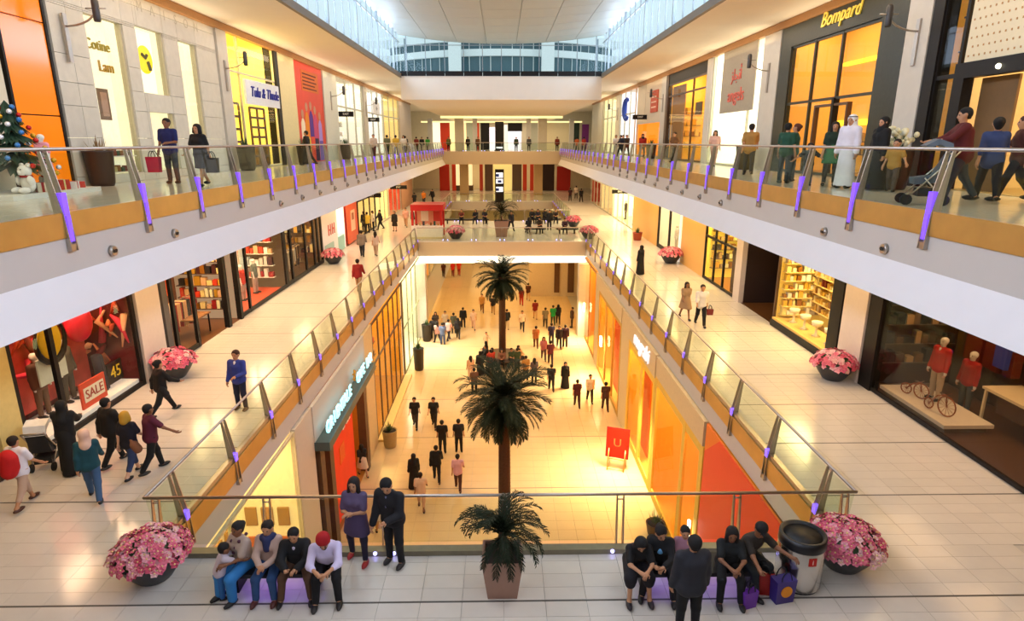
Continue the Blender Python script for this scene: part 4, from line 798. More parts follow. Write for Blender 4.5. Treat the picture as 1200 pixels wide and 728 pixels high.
palm(-.02, 39.8, G, 5.75, 2.15, 74, 'further tall palm on the ground floor before the bridge', .21, 5)
POT = M('clay_pot', (.36, .20, .14), .5, noise=.08)
def square_pot(t, x, y, z, a, b, h, mat=POT):
    q = lambda r, zz: [(x - r, y - r, z + zz), (x + r, y - r, z + zz), (x + r, y + r, z + zz), (x - r, y + r, z + zz)]
    v = q(b, 0) + q(a, h) + q(a - .04, h) + q(a - .05, h - .06); f = [(3, 2, 1, 0)]
    for k in range(3):
        for i in range(4): f.append((k * 4 + i, k * 4 + (i + 1) % 4, k * 4 + 4 + (i + 1) % 4, k * 4 + 4 + i))
    MB().add(v, f).build('pot', mat, t); MB().add(q(a - .045, h - .05), [(0, 1, 2, 3)]).build('soil', SOIL, t)
def potted_palm(x, y, z, label, k=1.0, seed=2):
    t = thing('potted_palm', label, 'potted palm', (x, y, z)); square_pot(t, x, y, z, .33 * k, .24 * k, .72 * k); r = random.Random(seed)
    MB().lathe([(.07, 0), (.085, .1), (.06, .2), (.08, .3), (.05, .45)], 10, (x, y, z + .66 * k)).build('stem', TRUNK, t)
    ms = [frond_mesh(.95 * k * (1 - .04 * i), 2.2 - .1 * i, 1.25 - .3 * i, 22, .035, .30, seed + i) for i in range(4)]
    for i in range(34):
        o = put('frond', ms[i % 4], t, (x, y, z + (1.0 + .1 * (3 - i % 4) / 3) * k)); o.rotation_euler = (r.uniform(-.1, .1), r.uniform(-.2, .1), i * 2.39996); o.scale = (r.uniform(.85, 1.1),) * 3
potted_palm(-.02, 8.75, L1, 'potted palm in a square clay pot at the middle of the near balcony')
potted_palm(-.05, 48.8, L1, 'potted palm in a square pot in the middle of the bridge', 1.75, 6)
# benches with violet light below
def bench(x0, x1, y, z, label, glow=True, h=.42):
    t = thing('bench', label, 'bench', ((x0 + x1) / 2, y, z)); box('seat', x0, x1, y - .27, y + .27, z + h - .07, z + h, H('#15151a', .5), t); box('under_frame', x0 + .12, x1 - .12, y - .2, y + .2, z + h - .11, z + h - .07, DARK, t)
    for x in (x0 + .3, x1 - .3): box('leg', x - .05, x + .05, y - .18, y + .18, z, z + h - .1, DARK, t)
    if glow:
        box('lamp', x0 + .2, x1 - .2, y - .03, y + .03, z + h - .15, z + h - .12, M('violet_strip', (.2, .1, .9), .5, emit=1.5, ecol=(.22, .08, 1)), t); area('bench_glow', ((x0 + x1) / 2, y, z + h - .17), x1 - x0 - .4, .3, 1.6, (.30, .12, 1))
bench(-4.75, -2.85, 8.9, L1, 'left black bench with violet light underneath on the near balcony'); bench(2.05, 4.45, 8.82, L1, 'right black bench with violet light underneath on the near balcony')
bench(-5.3, -1.2, 56.6, L1, 'long bench at the back left of the bridge', False); bench(2.6, 5.4, 56.8, L1, 'long bench at the back right of the bridge', False); bench(1.8, 3.6, 50.4, L1, 'shorter bench at the front right of the bridge', False); bench(4.4, 6.2, 50.2, L1, 'short bench beside the right bridge corner', False)
# steel bin
t = thing('litter_bin', 'round polished steel litter bin with a black top and red sticker', 'bin', (5.0, 8.85, L1)); bx, by = 5.0, 8.85
BINS = M('bin_steel', (.62, .60, .58), .22, 1, noise=.06); MB().lathe([(.36, .04), (.37, .06), (.37, .80), (.36, .82)], 32, (bx, by, L1)).build('drum', BINS, t); MB().lathe([(.34, 0), (.345, .05)], 28, (bx, by, L1)).build('foot', DARK, t)
MB().lathe([(.37, .78), (.378, .8), (.37, .96), (.33, .97), (.29, .90), (.0, .89)], 32, (bx, by, L1)).build('top_ring', H('#141418', .35), t); MB().lathe([(.29, .0), (.30, .03), (.0, .035)], 28, (bx, by, L1 + .90)).build('lid', H('#08080a', .5), t)
st = MB(); k = []
for i in range(5):
    a = -PI / 2 - .12 + .09 * (i - 0); k.append((bx + .374 * math.cos(a), by + .374 * math.sin(a)))
for z in (.58, .73): st.v += [(x, y, L1 + z) for x, y in k]
st.f += [(i, i + 1, i + 6, i + 5) for i in range(4)]; st.m += [0] * 4; st.sm += [False] * 4; sk = st.build('sticker', H('#c01810'), t)
text('symbol', 'i', .12, (bx + .02, by - .38, L1 + .655), (1, .06, 0), (0, 0, 1), H('#f8d8c8'), sk, .002)
# pots along the upper galleries
def pot_plant(x, y, z, label, kind='twig', h=.95, col='#2a1c14'):
    t = thing('planter', label, 'planter', (x, y, z)); MB().lathe([(.26, 0), (.30, .1), (.36, h - .05), (.38, h), (.34, h), (.33, h - .06)], 18, (x, y, z)).build('pot', H(col, .5), t); MB().lathe([(.33, 0), (.0, .02)], 14, (x, y, z + h - .06)).build('soil', SOIL, t)
    r = random.Random(int(x * 31 + y * 17)); mb = MB(); fl_ = MB()
    for i in range(46 if kind != 'twig' else 26):
        a = r.uniform(0, 2 * PI); d = Vector((math.cos(a) * r.uniform(.05, .34), math.sin(a) * r.uniform(.05, .34), r.uniform(.12, .5))); b = Vector((x, y, z + h - .05)) + Vector((d.x * .4, d.y * .4, 0)); p = Vector((x, y, z + h - .05)) + d
        e = Vector((-d.y, d.x, 0)).normalized() * .03; mb.add([b - e * .4, b + e * .4, p.lerp(b, .4) + e, p], [(0, 1, 2, 3)])
        if kind == 'white': fl_.ball(p, r.uniform(.05, .09), 6, 4)
    mb.build('leaves', LEAF if kind != 'twig' else H('#8a6a3a'), t)
    if kind == 'white': stuff(fl_.build('blossoms', H('#f0ecc8'), t))
pot_plant(-10.72, 17.05, L2, 'brown tapered planter with dry plants before the stone clad shop', 'twig', .92, '#3a2318'); pot_plant(9.75, 15.5, L2, 'dark planter with white blossoms before the grey pier on the upper right', 'white', 1.0)
pot_plant(-10.5, 26.3, L2, 'dark planter before the yellow shop on the upper left', 'leaf'); pot_plant(-10.5, 33.9, L2, 'dark planter left of the red poster', 'leaf'); pot_plant(-10.4, 42.6, L2, 'dark planter right of the red poster', 'leaf')
pot_plant(10.3, 26.8, L2, 'dark planter with leaves before the white lettered shop on the upper right', 'leaf'); pot_plant(10.4, 44.2, L2, 'dark planter before the red square sign shop', 'leaf')
pot_plant(-5.55, 27.6, G, 'beige planter with a shrub beside the cream pier on the ground floor left', 'leaf', .9, '#a89060'); pot_plant(-5.5, 38.2, G, 'tall dark planter with a shrub on the ground floor left', 'leaf', 1.5, '#2a2018'); pot_plant(-5.7, 44.3, G, 'dark planter by the left bridge column', 'leaf', 1.3, '#2a2018'); pot_plant(5.8, 20.4, G, 'small shrub by the amber ground floor shop behind the right bench', 'leaf', .5, '#4a3018'); pot_plant(10.3, 46.6, L1, 'small round planter against the long orange wall', 'leaf', .6, '#a04020')
# decorated tree with gifts and bears
t = thing('christmas_tree', 'decorated green christmas tree at the left edge of the upper gallery', 'christmas tree', (-10.4, 13.75, L2 + .1)); tx, ty = -10.4, 13.75; PINE = M('pine_green', (.02, .06, .03), .7, noise=.5, scale=14)
MB().lathe([(.09, 0), (.05, 1.75)], 8, (tx, ty, L2 + .1)).build('trunk', TRUNK, t)
for k in range(7):
    mb = MB(); r0 = .78 * (1 - k / 7.6); z0 = L2 + .42 + k * .205; r = random.Random(k)
    for i in range(26):
        a = 2 * PI * i / 26 + r.uniform(-.1, .1); d = Vector((math.cos(a), math.sin(a), 0)); e = Vector((-d.y, d.x, 0)) * .1 * (1 - k / 9); b = Vector((tx, ty, z0 + .34)); p = b + d * r0 * r.uniform(.85, 1.1) - Vector((0, 0, .30)); m = b.lerp(p, .6) + Vector((0, 0, .03))
        mb.add([b, m + e, p, m - e], [(0, 1, 2, 3)])
    mb.build('branch_tier', PINE, t)
BA = [MB().ball((0, 0, 0), .055, 8, 5).mesh('bauble', M('bauble_' + str(i), hexc(c), .2, .5)) for i, c in enumerate(('#d8a020', '#c02020', '#4080c8', '#e8e8f0'))]
for i in range(44):
    k = i / 44; a = i * 2.4; rr = .80 * (1 - k * .9); put('bauble', BA[i % 4], t, (tx + rr * math.cos(a), ty + rr * math.sin(a), L2 + .5 + 1.42 * k))
tag(box('display_platform', -11.0, -9.75, 12.6, 15.4, L2, L2 + .1, H('#e8e4dc')), 'low white platform under the decorated tree and the gift boxes', 'platform')
def bear(x, y, z, h, col, label, rz=0, scarf='#b02020'):
    t = thing('teddy_bear', label, 'teddy bear', (0, 0, 0)); k = h / .5; m = H(col, .9)
    mb = MB(); mb.ball((0, 0, .17 * k), (.13 * k, .11 * k, .16 * k)).ball((0, .02 * k, .38 * k), .11 * k)
    for sx in (-1, 1): mb.ball((sx * .08 * k, 0, .48 * k), .04 * k, 8, 5).ball((sx * .09 * k, .14 * k, .06 * k), (.05 * k, .11 * k, .055 * k), 8, 5).ball((sx * .14 * k, .05 * k, .22 * k), (.045 * k, .06 * k, .09 * k), 8, 5)
    mb.ball((0, .11 * k, .36 * k), .045 * k, 8, 5); mb.build('body', m, t)
    f = MB(); f.ball((0, .155 * k, .37 * k), .014 * k, 6, 4)
    for sx in (-1, 1): f.ball((sx * .04 * k, .11 * k, .41 * k), .012 * k, 6, 4)
    f.build('eyes', DARK, t); MB().lathe([(.09 * k, 0), (.105 * k, .02 * k), (.09 * k, .04 * k)], 10, (0, .01, .27 * k)).build('scarf', H(scarf), t); t.location = (x, y, z); t.rotation_euler.z = rz
bear(-9.98, 14.0, L2 + .1, .55, '#f4ece0', 'white teddy bear standing nearest the orange panel under the tree', 2.6); bear(-9.95, 13.35, L2 + .1, .6, '#f0e8dc', 'white teddy bear nearer the left edge under the tree', 2.8)
def gift(x, y, z, a, h, col, rib, label, rz=0):
    t = thing('gift_box', label, 'gift box', (0, 0, 0)); box('box', -a, a, -a, a, 0, h, H(col, .4), t); MB().box(-a - .005, a + .005, -.025, .025, -.0, h + .006).box(-.025, .025, -a - .005, a + .005, 0, h + .006).build('ribbon', H(rib, .3), t); t.location = (x, y, z); t.rotation_euler.z = rz
for i, (x, y, a, h, c, r_, l) in enumerate(((-10.05, 14.35, .17, .22, '#b81c18', '#f0d890', 'red gift box beside the white bear'), (-9.98, 14.7, .13, .16, '#f0e8e0', '#c02020', 'white gift box right of the red one'), (-10.1, 15.1, .15, .14, '#c83028', '#f4f0e8', 'flat red gift box before the orange panel'), (-9.93, 13.68, .1, .2, '#d8c8a8', '#a02020', 'cream gift box between the two bears'))): gift(x, y, L2 + .1, a, h, c, r_, l, .3 * i)
# easel sign
t = thing('easel_sign', 'red poster on a gold easel stand before the yellow lit ground floor shop', 'sign', (5.25, 25.4, G)); GOLDM = M('gold_metal', (.72, .5, .12), .3, .9)
ep = [(4.5, 24.6), (5.45, 24.25)]; d = Vector((.95, -.35, 0)).normalized(); nrm = Vector((-.35, -.95, 0)); nrm.normalize()
def eq(a, z, w): p = Vector((4.7, 25.5, G)) + d * a + nrm * w; return (p.x, p.y, G + z)
def slab(a0, a1, z0, z1, w0, w1, lean=.12): return MB().add([eq(a, z, w - lean * (z - .5)) for z in (z0, z1) for w in (w0, w1) for a in (a0, a1)], [(0, 2, 3, 1), (4, 5, 7, 6), (0, 1, 5, 4), (2, 6, 7, 3), (0, 4, 6, 2), (1, 3, 7, 5)])
slab(0, 1.05, .55, 1.95, -.02, .02).build('board', H('#7a1008', .4), t); slab(.05, 1.0, .6, 1.9, .02, .03).build('poster', H('#d81c08', .4), t)
text('lettering', 'U', .55, eq(.52, 1.25, .045 - .09), d, (0, 0, 1), H('#f08040'), t, .004)
mb = MB()
for a in (.15, .9): mb.tube([eq(a, 1.0, .0 - .06), eq(a, 0.02, .28)], .025, 6).tube([eq(a, 1.0, -.08), eq(a, .02, -.4)], .02, 6).tube([eq(a, .03, .3), eq(a, .03, -.42)], .02, 6)
mb.tube([eq(.1, .5, .06), eq(.95, .5, .06)], .025, 6).tube([eq(.15, .08, .27), eq(.9, .08, .27)], .02, 6); mb.build('stand', GOLDM, t)
# window display of the right hand shop: plinth, cycles, table, garment
t = thing('plinth', 'long low white display plinth behind the right shop glass', 'plinth', (11.9, 15.5, L1)); box('top', 11.25, 12.55, 14.2, 16.95, L1 + .16, L1 + .26, H('#f0e4d0', .4), t); box('foot', 11.35, 12.45, 14.3, 16.85, L1 + .015, L1 + .16, H('#806a50'), t)
def cycle(x, y, z, k, label, rz=0, rear=.22):
    t = thing('cycle', label, 'cycle', (0, 0, 0)); CU = M('copper_frame', (.35, .11, .05), .35, .6)
    for nm, yy, rr in (('wheel', 0, .42 * k), ('wheel', .85 * k, rear * k)):
        w = MB(); w.tube([(0, yy + rr * math.cos(a), rr + .02 + rr * math.sin(a)) for a in np.linspace(0, 2 * PI, 25)], .018, 6, cap=False)
        for a in np.linspace(0, PI, 7)[:-1]: w.tube([(0, yy + rr * math.cos(a), rr + .02 + rr * math.sin(a)), (0, yy - rr * math.cos(a), rr + .02 - rr * math.sin(a))], .005, 4)
        w.build(nm, CU, t)
    MB().tube([(0, 0, .44 * k), (0, .1 * k, .9 * k), (0, .5 * k, .75 * k), (0, .85 * k, (rear + .02) * k)], .02, 6).build('frame', CU, t)
    MB().tube([(-.25 * k, .05, .98 * k), (0, 0.05, .95 * k), (.25 * k, .05, .98 * k)], .014, 6).build('handlebar', CU, t); MB().ball((0, .3 * k, .93 * k), (.08 * k, .13 * k, .04 * k), 10, 5).build('saddle', BRONZE, t); t.location = (x, y, z); t.rotation_euler.z = rz
cycle(11.65, 14.75, L1 + .26, .62, 'large copper antique cycle at the near end of the white plinth', .2); cycle(11.75, 15.9, L1 + .26, .5, 'small copper antique cycle at the far end of the white plinth', .4, .3)
t = thing('display_table', 'cream table with a brown box inside the right hand shop', 'table', (13.1, 14.3, L1)); box('table_top', 12.7, 13.75, 12.6, 15.0, L1 + .95, L1 + 1.02, H('#f0dcb0', .4), t); box('drawer_box', 12.85, 13.7, 12.7, 14.6, L1 + .45, L1 + .95, H('#4a2a14'), t)
for x, y in ((12.75, 12.7), (12.75, 14.9), (13.7, 12.7), (13.7, 14.9)): box('leg', x - .03, x + .03, y - .03, y + .03, L1, L1 + .95, H('#f0dcb0', .4), t)
t = thing('hanging_garment', 'blue garment hanging over the cream table inside the right hand shop', 'garment', (13.3, 15.3, L1 + 1.6)); MB().prism([(-.2, 1.75), (.2, 1.75), (.22, 2.5), (.1, 2.62), (-.1, 2.62), (-.22, 2.5)], 13.26, 13.38, 0).build('fabric', H('#3848b8'), t); t.children[0].location = (0, 15.3, L1 - .35); MB().tube([(13.32, 15.3, L1 + 2.25), (13.32, 15.3, L1 + 4.3)], .01, 5).build('hanger', STEEL, t)
# strollers and bags
def stroller(x, y, z, rz, col, label, hood='#e8e8e4'):
    t = thing('stroller', label, 'stroller', (0, 0, 0)); fr = MB()
    for sx in (-.22, .22): fr.tube([(sx, -.45, 1.0), (sx, -.25, .75), (sx, .3, .12)], .016, 6).tube([(sx, .05, .5), (sx, -.3, .10)], .016, 6)
    fr.tube([(-.22, -.45, 1.0), (.22, -.45, 1.0)], .02, 6).tube([(-.22, 0, .35), (.22, 0, .35)], .014, 6); fr.build('frame', STEEL, t); MB().prism([(-.2, .42), (.2, .38), (.22, .5), (-.12, .55), (-.3, .95), (-.36, .93)], -.2, .2, 0).build('seat', H(col), t)
    MB().prism([(-.36, .9), (-.3, 1.12), (-.08, 1.2), (.12, 1.08), (.05, 1.04), (-.1, 1.1), (-.26, 1.02)], -.22, .22, 0).build('hood', H(hood), t); MB().box(-.18, .18, -.25, .12, .16, .30).build('basket', H('#202020'), t)
    for sx in (-.22, .22):
        for yy in (-.3, .3): MB().tube([(sx - .025, yy, .10), (sx + .025, yy, .10)], .10, 12).build('wheel', H('#181818'), t)
    t.location = (x, y, z); t.rotation_euler.z = rz; return t
def bag(name, x, y, z, w, d, h, col, label, rz=0, handles=True, emblem=None):
    t = thing(name, label, 'bag', (0, 0, 0)); k = .88
    v = [(sx * w / 2 * a, sy * d / 2 * a, zz) for zz, a in ((0, k), (h, 1)) for sx, sy in ((-1, -1), (1, -1), (1, 1), (-1, 1))]
    MB().add(v, [(3, 2, 1, 0), (0, 1, 5, 4), (1, 2, 6, 5), (2, 3, 7, 6), (3, 0, 4, 7), (4, 5, 6, 7)]).build('body', H(col, .5), t)
    if handles:
        for sy in (-1, 1): MB().tube([(-w * .25, sy * d * .4, h)] + [(w * .25 * -math.cos(a), sy * d * .35, h + .16 * math.sin(a)) for a in np.linspace(.3, PI - .3, 6)] + [(w * .25, sy * d * .4, h)], .01, 5).build('handle', H('#181818'), t)
    if emblem: MB().tube([(0, d / 2 * -.96, h * .55), (0, -d / 2 * .96 - .015, h * .55)], w * .28, 14).build('emblem', H(emblem), t)
    t.location = (x, y, z); t.rotation_euler.z = rz; return t
# ---------------------------------------------------------------- people
def surface(prims, h, clip=None):
    """one closed surface around smoothly joined tapered capsules; returns vertices and quads"""
    A = np.array([p[0] for p in prims], float); B = np.array([p[1] for p in prims], float); ra = np.array([p[2] for p in prims], float); rb = np.array([p[3] for p in prims], float)
    rm = np.maximum(ra, rb)[:, None]; lo = np.minimum(A - rm, B - rm).min(0) - 2.5 * h; hi = np.maximum(A + rm, B + rm).max(0) + 2.5 * h
    n = np.ceil((hi - lo) / h).astype(int) + 1; ax = [lo[i] + h * np.arange(n[i]) for i in range(3)]
    V = np.full(n, 9.0); k = .035
    for a, b, r0, r1 in zip(A, B, ra, rb):
        r = max(r0, r1) + 3 * h + k; l_ = np.maximum(((np.minimum(a, b) - r - lo) / h).astype(int), 0); h_ = np.minimum(((np.maximum(a, b) + r - lo) / h).astype(int) + 2, n)
        sl = tuple(slice(l_[i], h_[i]) for i in range(3)); X, Y, Z = np.meshgrid(*[ax[i][sl[i]] for i in range(3)], indexing='ij', sparse=True)
        ab = b - a; L = ab @ ab
        t = np.clip(((X - a[0]) * ab[0] + (Y - a[1]) * ab[1] + (Z - a[2]) * ab[2]) / L, 0, 1) if L > 1e-9 else 0.0
        d = np.sqrt((X - a[0] - t * ab[0]) ** 2 + (Y - a[1] - t * ab[1]) ** 2 + (Z - a[2] - t * ab[2]) ** 2) - (r0 + t * (r1 - r0))
        v = V[sl]; m = np.clip(.5 + .5 * (v - d) / k, 0, 1); V[sl] = v + (d - v) * m - k * m * (1 - m)
    if clip is not None:
        X, Y, Z = np.meshgrid(*ax, indexing='ij', sparse=True); V = np.maximum(V, clip(X, Y, Z))
    ins = V < 0; c = [slice(None, -1), slice(1, None)]; cnt = np.zeros(n - 1, int)
    for i in (0, 1):
        for j in (0, 1):
            for l in (0, 1): cnt += ins[c[i], c[j], c[l]]
    act = (cnt > 0) & (cnt < 8); idx = np.full(act.shape, -1); ii = np.argwhere(act); idx[act] = np.arange(len(ii))
    acc = np.zeros((len(ii), 3)); num = np.zeros(len(ii))
    for axis in range(3):
        o1, o2 = [q for q in range(3) if q != axis]
        for p in (0, 1):
            for q in (0, 1):
                s0 = ii.copy(); s0[:, o1] += p; s0[:, o2] += q; s1 = s0.copy(); s1[:, axis] += 1
                v0, v1 = V[tuple(s0.T)], V[tuple(s1.T)]; ok = (v0 < 0) != (v1 < 0); t = np.where(ok, v0 / np.where(ok, v0 - v1, 1), 0)
                pt = s0.astype(float); pt[:, axis] += t; acc[ok] += pt[ok]; num[ok] += 1
    vs = lo + h * acc / np.maximum(num, 1)[:, None]; fs = []
    for axis in range(3):
        o1, o2 = (axis + 1) % 3, (axis + 2) % 3; a = [slice(1, -1)] * 3; b = [slice(1, -1)] * 3; a[axis] = slice(0, -1); b[axis] = slice(1, None)
        e0, e1 = ins[tuple(a)], ins[tuple(b)]; ch = np.argwhere(e0 != e1); fl_ = e0[e0 != e1]
        base = ch.copy(); base[:, o1] += 1; base[:, o2] += 1
        def g(p, q): z = base.copy(); z[:, o1] -= p; z[:, o2] -= q; return idx[tuple(z.T)]
        qd = np.stack([g(1, 1), g(0, 1), g(0, 0), g(1, 0)], 1); qd[~fl_] = qd[~fl_][:, ::-1]; fs.append(qd)
    return vs, np.concatenate(fs)
def smesh(name, prims, h, mat, clip=None, extra=None, xf=None):
    vs, fs = surface(prims, h, clip); mats = [mat]; me = bpy.data.meshes.new(name)
    V = vs.tolist(); F = fs.tolist(); mi = [0] * len(F)
    for mb, mt in extra or ():
        k = len(V); V += [tuple(v) for v in mb.v]; F += [tuple(i + k for i in f) for f in mb.f]; mi += [len(mats)] * len(mb.f); mats.append(mt)
    me.from_pydata(V, [], F); me.polygons.foreach_set('use_smooth', [True] * len(F))
    for m in mats: me.materials.append(m)
    me.polygons.foreach_set('material_index', mi); me.update(); return me
SKINS = [M('skin_%d' % i, hexc(c), .55, noise=.06, scale=15) for i, c in enumerate(('#e0b090', '#c08a64', '#8a5a3c', '#5a3826'))]
EYE = H('#140c08', .3); LIP = H('#8a4038', .5)
def v3(*a): return np.array(a, float)
def limb(base, d1, l1, d2, l2): m = base + d1 * l1; return m, m + d2 * l2
def sway(p, sx): a = v3(sx, math.sin(p), -math.cos(p)); return a / np.linalg.norm(a)
POSES = {  # legs: thigh swing, knee bend, splay; arms: swing, splay, elbow bend, inward
    'stand': dict(lean=0, L=(.02, .02, .05), Rr=(-.02, .02, .05), la=(.05, .12, .15, 0), ra=(.02, .12, .2, 0)),
    'walk': dict(lean=.05, L=(.36, .10, .02), Rr=(-.28, .30, .02), la=(-.35, .10, .25, 0), ra=(.38, .10, .45, 0)),
    'stride': dict(lean=.08, L=(.50, .06, .04), Rr=(-.42, .34, .04), la=(-.5, .14, .4, 0), ra=(.5, .14, .6, 0)),
    'pause': dict(lean=.02, L=(.10, .18, .06), Rr=(-.05, .0, .07), la=(.25, .16, 1.2, .3), ra=(.05, .14, .25, 0)),
    'arms': dict(lean=.02, L=(.05, .05, .08), Rr=(-.05, .05, .08), la=(.35, .10, 1.5, .5), ra=(.35, .10, 1.5, .5)),
    'reach': dict(lean=.10, L=(.30, .12, .03), Rr=(-.25, .35, .03), la=(-.2, .2, .4, 0), ra=(.55, .75, .35, 0)),
    'push': dict(lean=.12, L=(.30, .12, .04), Rr=(-.28, .3, .04), la=(.75, .06, .55, .1), ra=(.75, .06, .55, .1)),
    'sit': dict(lean=.12, L=(1.42, 1.40, .12), Rr=(1.38, 1.30, .12), la=(.55, .08, .75, .35), ra=(.55, .08, .75, .35)),
    'sitlow': dict(lean=.56, L=(1.40, 1.25, .16), Rr=(1.36, 1.15, .16), la=(.75, .10, .55, .35), ra=(.75, .10, .55, .35)),
    'sitwide': dict(lean=.34, L=(1.36, 1.20, .34), Rr=(1.36, 1.20, .30), la=(.62, .16, .75, .35), ra=(.62, .16, .75, .35)),
    'bend': dict(lean=.55, L=(.30, .30, .12), Rr=(.05, .1, .12), la=(1.0, .10, .35, .1), ra=(1.15, .20, .3, .1)),
    'child': dict(lean=.02, L=(.15, .1, .05), Rr=(-.12, .15, .05), la=(.3, .5, .4, 0), ra=(-.1, .25, .3, 0)),
}
def person(label, x, y, z, rz, pose='stand', top='tee', tc='#222222', bot='trousers', bc='#222230', hair='short', hc='#120c0a', skin=1, H_=1.72, sc='#181414', fem=False, near=False, seat=.42, group=None, head=(0, 0), extras=(), h=None, name='person', facec=None, **over):
    P = dict(POSES[pose]); P.update(over); k = H_ / 1.75; h = h or (.019 if near else .03); h = h * min(1, k + .1); fat = P.get('fat', 1.0)
    th, sh = .44 * k, .42 * k; legs = {}
    hz = 0
    for s, key in ((-1, 'L'), (1, 'Rr')):
        p, b, spl = P[key]; hz = max(hz, th * math.cos(p) + sh * math.cos(p - b) + .075 * k)
    sitting = pose.startswith('sit')
    if sitting: hz = seat + .10 * k
    Pv = v3(0, 0, hz)
    for s, key in ((-1, 'L'), (1, 'Rr')):
        p, b, spl = P[key]; hp = Pv + v3(s * .09 * k, 0, 0); kn = hp + sway(p, s * spl) * th; an = kn + sway(p - b, s * spl * .3) * sh
        if sitting and an[2] < .075 * k: an[2] = .075 * k
        legs[s] = (hp, kn, an)
    ln = P['lean']; u = v3(0, math.sin(ln), math.cos(ln)); fwd = v3(0, math.cos(ln), -math.sin(ln)); wst = Pv + u * .15 * k; chs = Pv + u * .36 * k; nb = Pv + u * .52 * k
    hp_, hy = head; hd = v3(0, math.sin(ln * .6 + hp_), math.cos(ln * .6 + hp_)); hc_ = nb + hd * .15 * k; hf = v3(-math.sin(hy), math.cos(hy) * math.cos(ln * .6 + hp_), -math.sin(ln * .6 + hp_)); hr = np.cross(hf, hd); hk = max(k, .8) * .98
    shw = (.165 if fem else .19) * k; arms = {}
    for s, key in ((-1, 'la'), (1, 'ra')):
        p, ab, eb, inw = P[key]; sp_ = nb - u * .055 * k + v3(s * shw, 0, 0); el = sp_ + sway(p + ln * .5, s * ab) * .29 * k; wr = el + sway(p + ln * .5 + eb, s * (ab - inw * 2.2)) * .25 * k; arms[s] = (sp_, el, wr)
    skm = SKINS[skin]; T = []
    def torso(g, hipr=.115, wr_=.10, cr=.115):
        for s in (-1, 1):
            o = v3(s * .062 * k, 0, 0); yield (Pv + o, wst + o * .9, hipr * k * fat + g, wr_ * k * fat + g); yield (wst + o * .9, chs + o, wr_ * k * fat + g, cr * k * fat + g)
        yield (nb - u * .06 * k + v3(-shw * .86, 0, 0), nb - u * .06 * k + v3(shw * .86, 0, 0), .055 * k + g, .055 * k + g); yield (chs, nb - u * .05 * k, .11 * k + g, .07 * k + g)
        if fem:
            for s in (-1, 1): yield (chs + v3(s * .075 * k, 0, 0) + fwd * .075 * k, chs + v3(s * .075 * k, 0, 0) + fwd * .08 * k, .055 * k + g, .055 * k + g)
    def armp(g, part=2.0):
        for s in (-1, 1):
            a, b, c = arms[s]; yield (a, b, .048 * k + g, .038 * k + g)
            if part > 1: yield (b, b + (c - b) * min(1, part - 1), .038 * k + g, .028 * k + g)
    def legp(g, part=2.0):
        for s in (-1, 1):
            a, b, c = legs[s]
            if part <= 1: yield (a, a + (b - a) * part, .085 * k * fat + g, .07 * k + g)
            else: yield (a, b, .085 * k * fat + g, .055 * k + g); yield (b, b + (c - b) * (part - 1), .053 * k + g, .038 * k + g)
    # the bare body: one surface with head, limbs and hands
    bp = list(torso(0)) + list(armp(0)) + list(legp(0)) + [(nb - u * .03 * k, hc_, .052 * k, .055 * k), (hc_ + hd * .035 * hk, hc_ + hd * .035 * hk - hf * .02, .092 * hk, .092 * hk), (hc_ - hd * .045 * hk + hf * .02 * hk, hc_ - hd * .06 * hk + hf * .035 * hk, .068 * hk, .055 * hk), (hc_ + hf * .085 * hk, hc_ - hd * .02 * hk + hf * .105 * hk, .014 * hk, .018 * hk)]
    for s in (-1, 1):
        a, b, c = arms[s]; d = (c - b) / np.linalg.norm(c - b); bp.append((c, c + d * .075 * k, .028 * k, .034 * k)); bp.append((hc_ + hr * s * .09 * hk, hc_ + hr * s * .092 * hk + hd * .02 * hk, .02 * hk, .022 * hk))
        an = legs[s][2]; toe = an + v3(s * .02, .13 * k, -.035 * k); bp.append((an, toe, .036 * k, .028 * k))
    ex = []
    if near:
        e = MB(); l = MB(); fg = MB()
        for s in (-1, 1): e.ball(hc_ + hf * .088 * hk + hr * s * .036 * hk + hd * .018 * hk, .013 * hk, 6, 4)
        l.tube([hc_ + hf * .082 * hk - hd * .058 * hk - hr * .024 * hk, hc_ + hf * .092 * hk - hd * .058 * hk, hc_ + hf * .082 * hk - hd * .058 * hk + hr * .024 * hk], .008 * hk, 5)
        for s in (-1, 1):
            a, b, c = arms[s]; d = (c - b) / np.linalg.norm(c - b); sd = np.cross(d, v3(0, 0, 1)) if abs(d[2]) < .9 else v3(0, 1, 0) - d * d[1]; sd = sd / np.linalg.norm(sd); cu = np.cross(sd, d) * s; pal = c + d * .09 * k
            for i, f in enumerate((.060, .072, .068, .052)):
                o = pal + sd * (i - 1.5) * .019 * k; fg.tube([o, o + d * f * .5 * k + cu * .008, o + d * f * .85 * k + cu * .03 * k, o + d * f * .9 * k + cu * .05 * k], [.0095, .009, .008, .006], 5)
            o = c + d * .035 * k - sd * .03 * k; fg.tube([o, o + (d * .6 - sd * .8) * .035 * k, o + (d * 1.0 - sd * .6) * .06 * k + cu * .02], [.011, .010, .008], 5)
        ex = [(e, EYE), (l, LIP), (fg, skm)]
    t = thing(name, label, 'person' if name == 'person' else name, (0, 0, 0), 0, group)
    put('body', smesh('body', bp, h, skm, None, ex), t); mk = lambda nm, pr, col, clip=None, rough=.8: put(nm, smesh(nm, pr, h, H(col, rough) if isinstance(col, str) else col, clip), t)
    g = .016 + h * .25; hem = lambda zz: (lambda X, Y, Z: zz - Z)
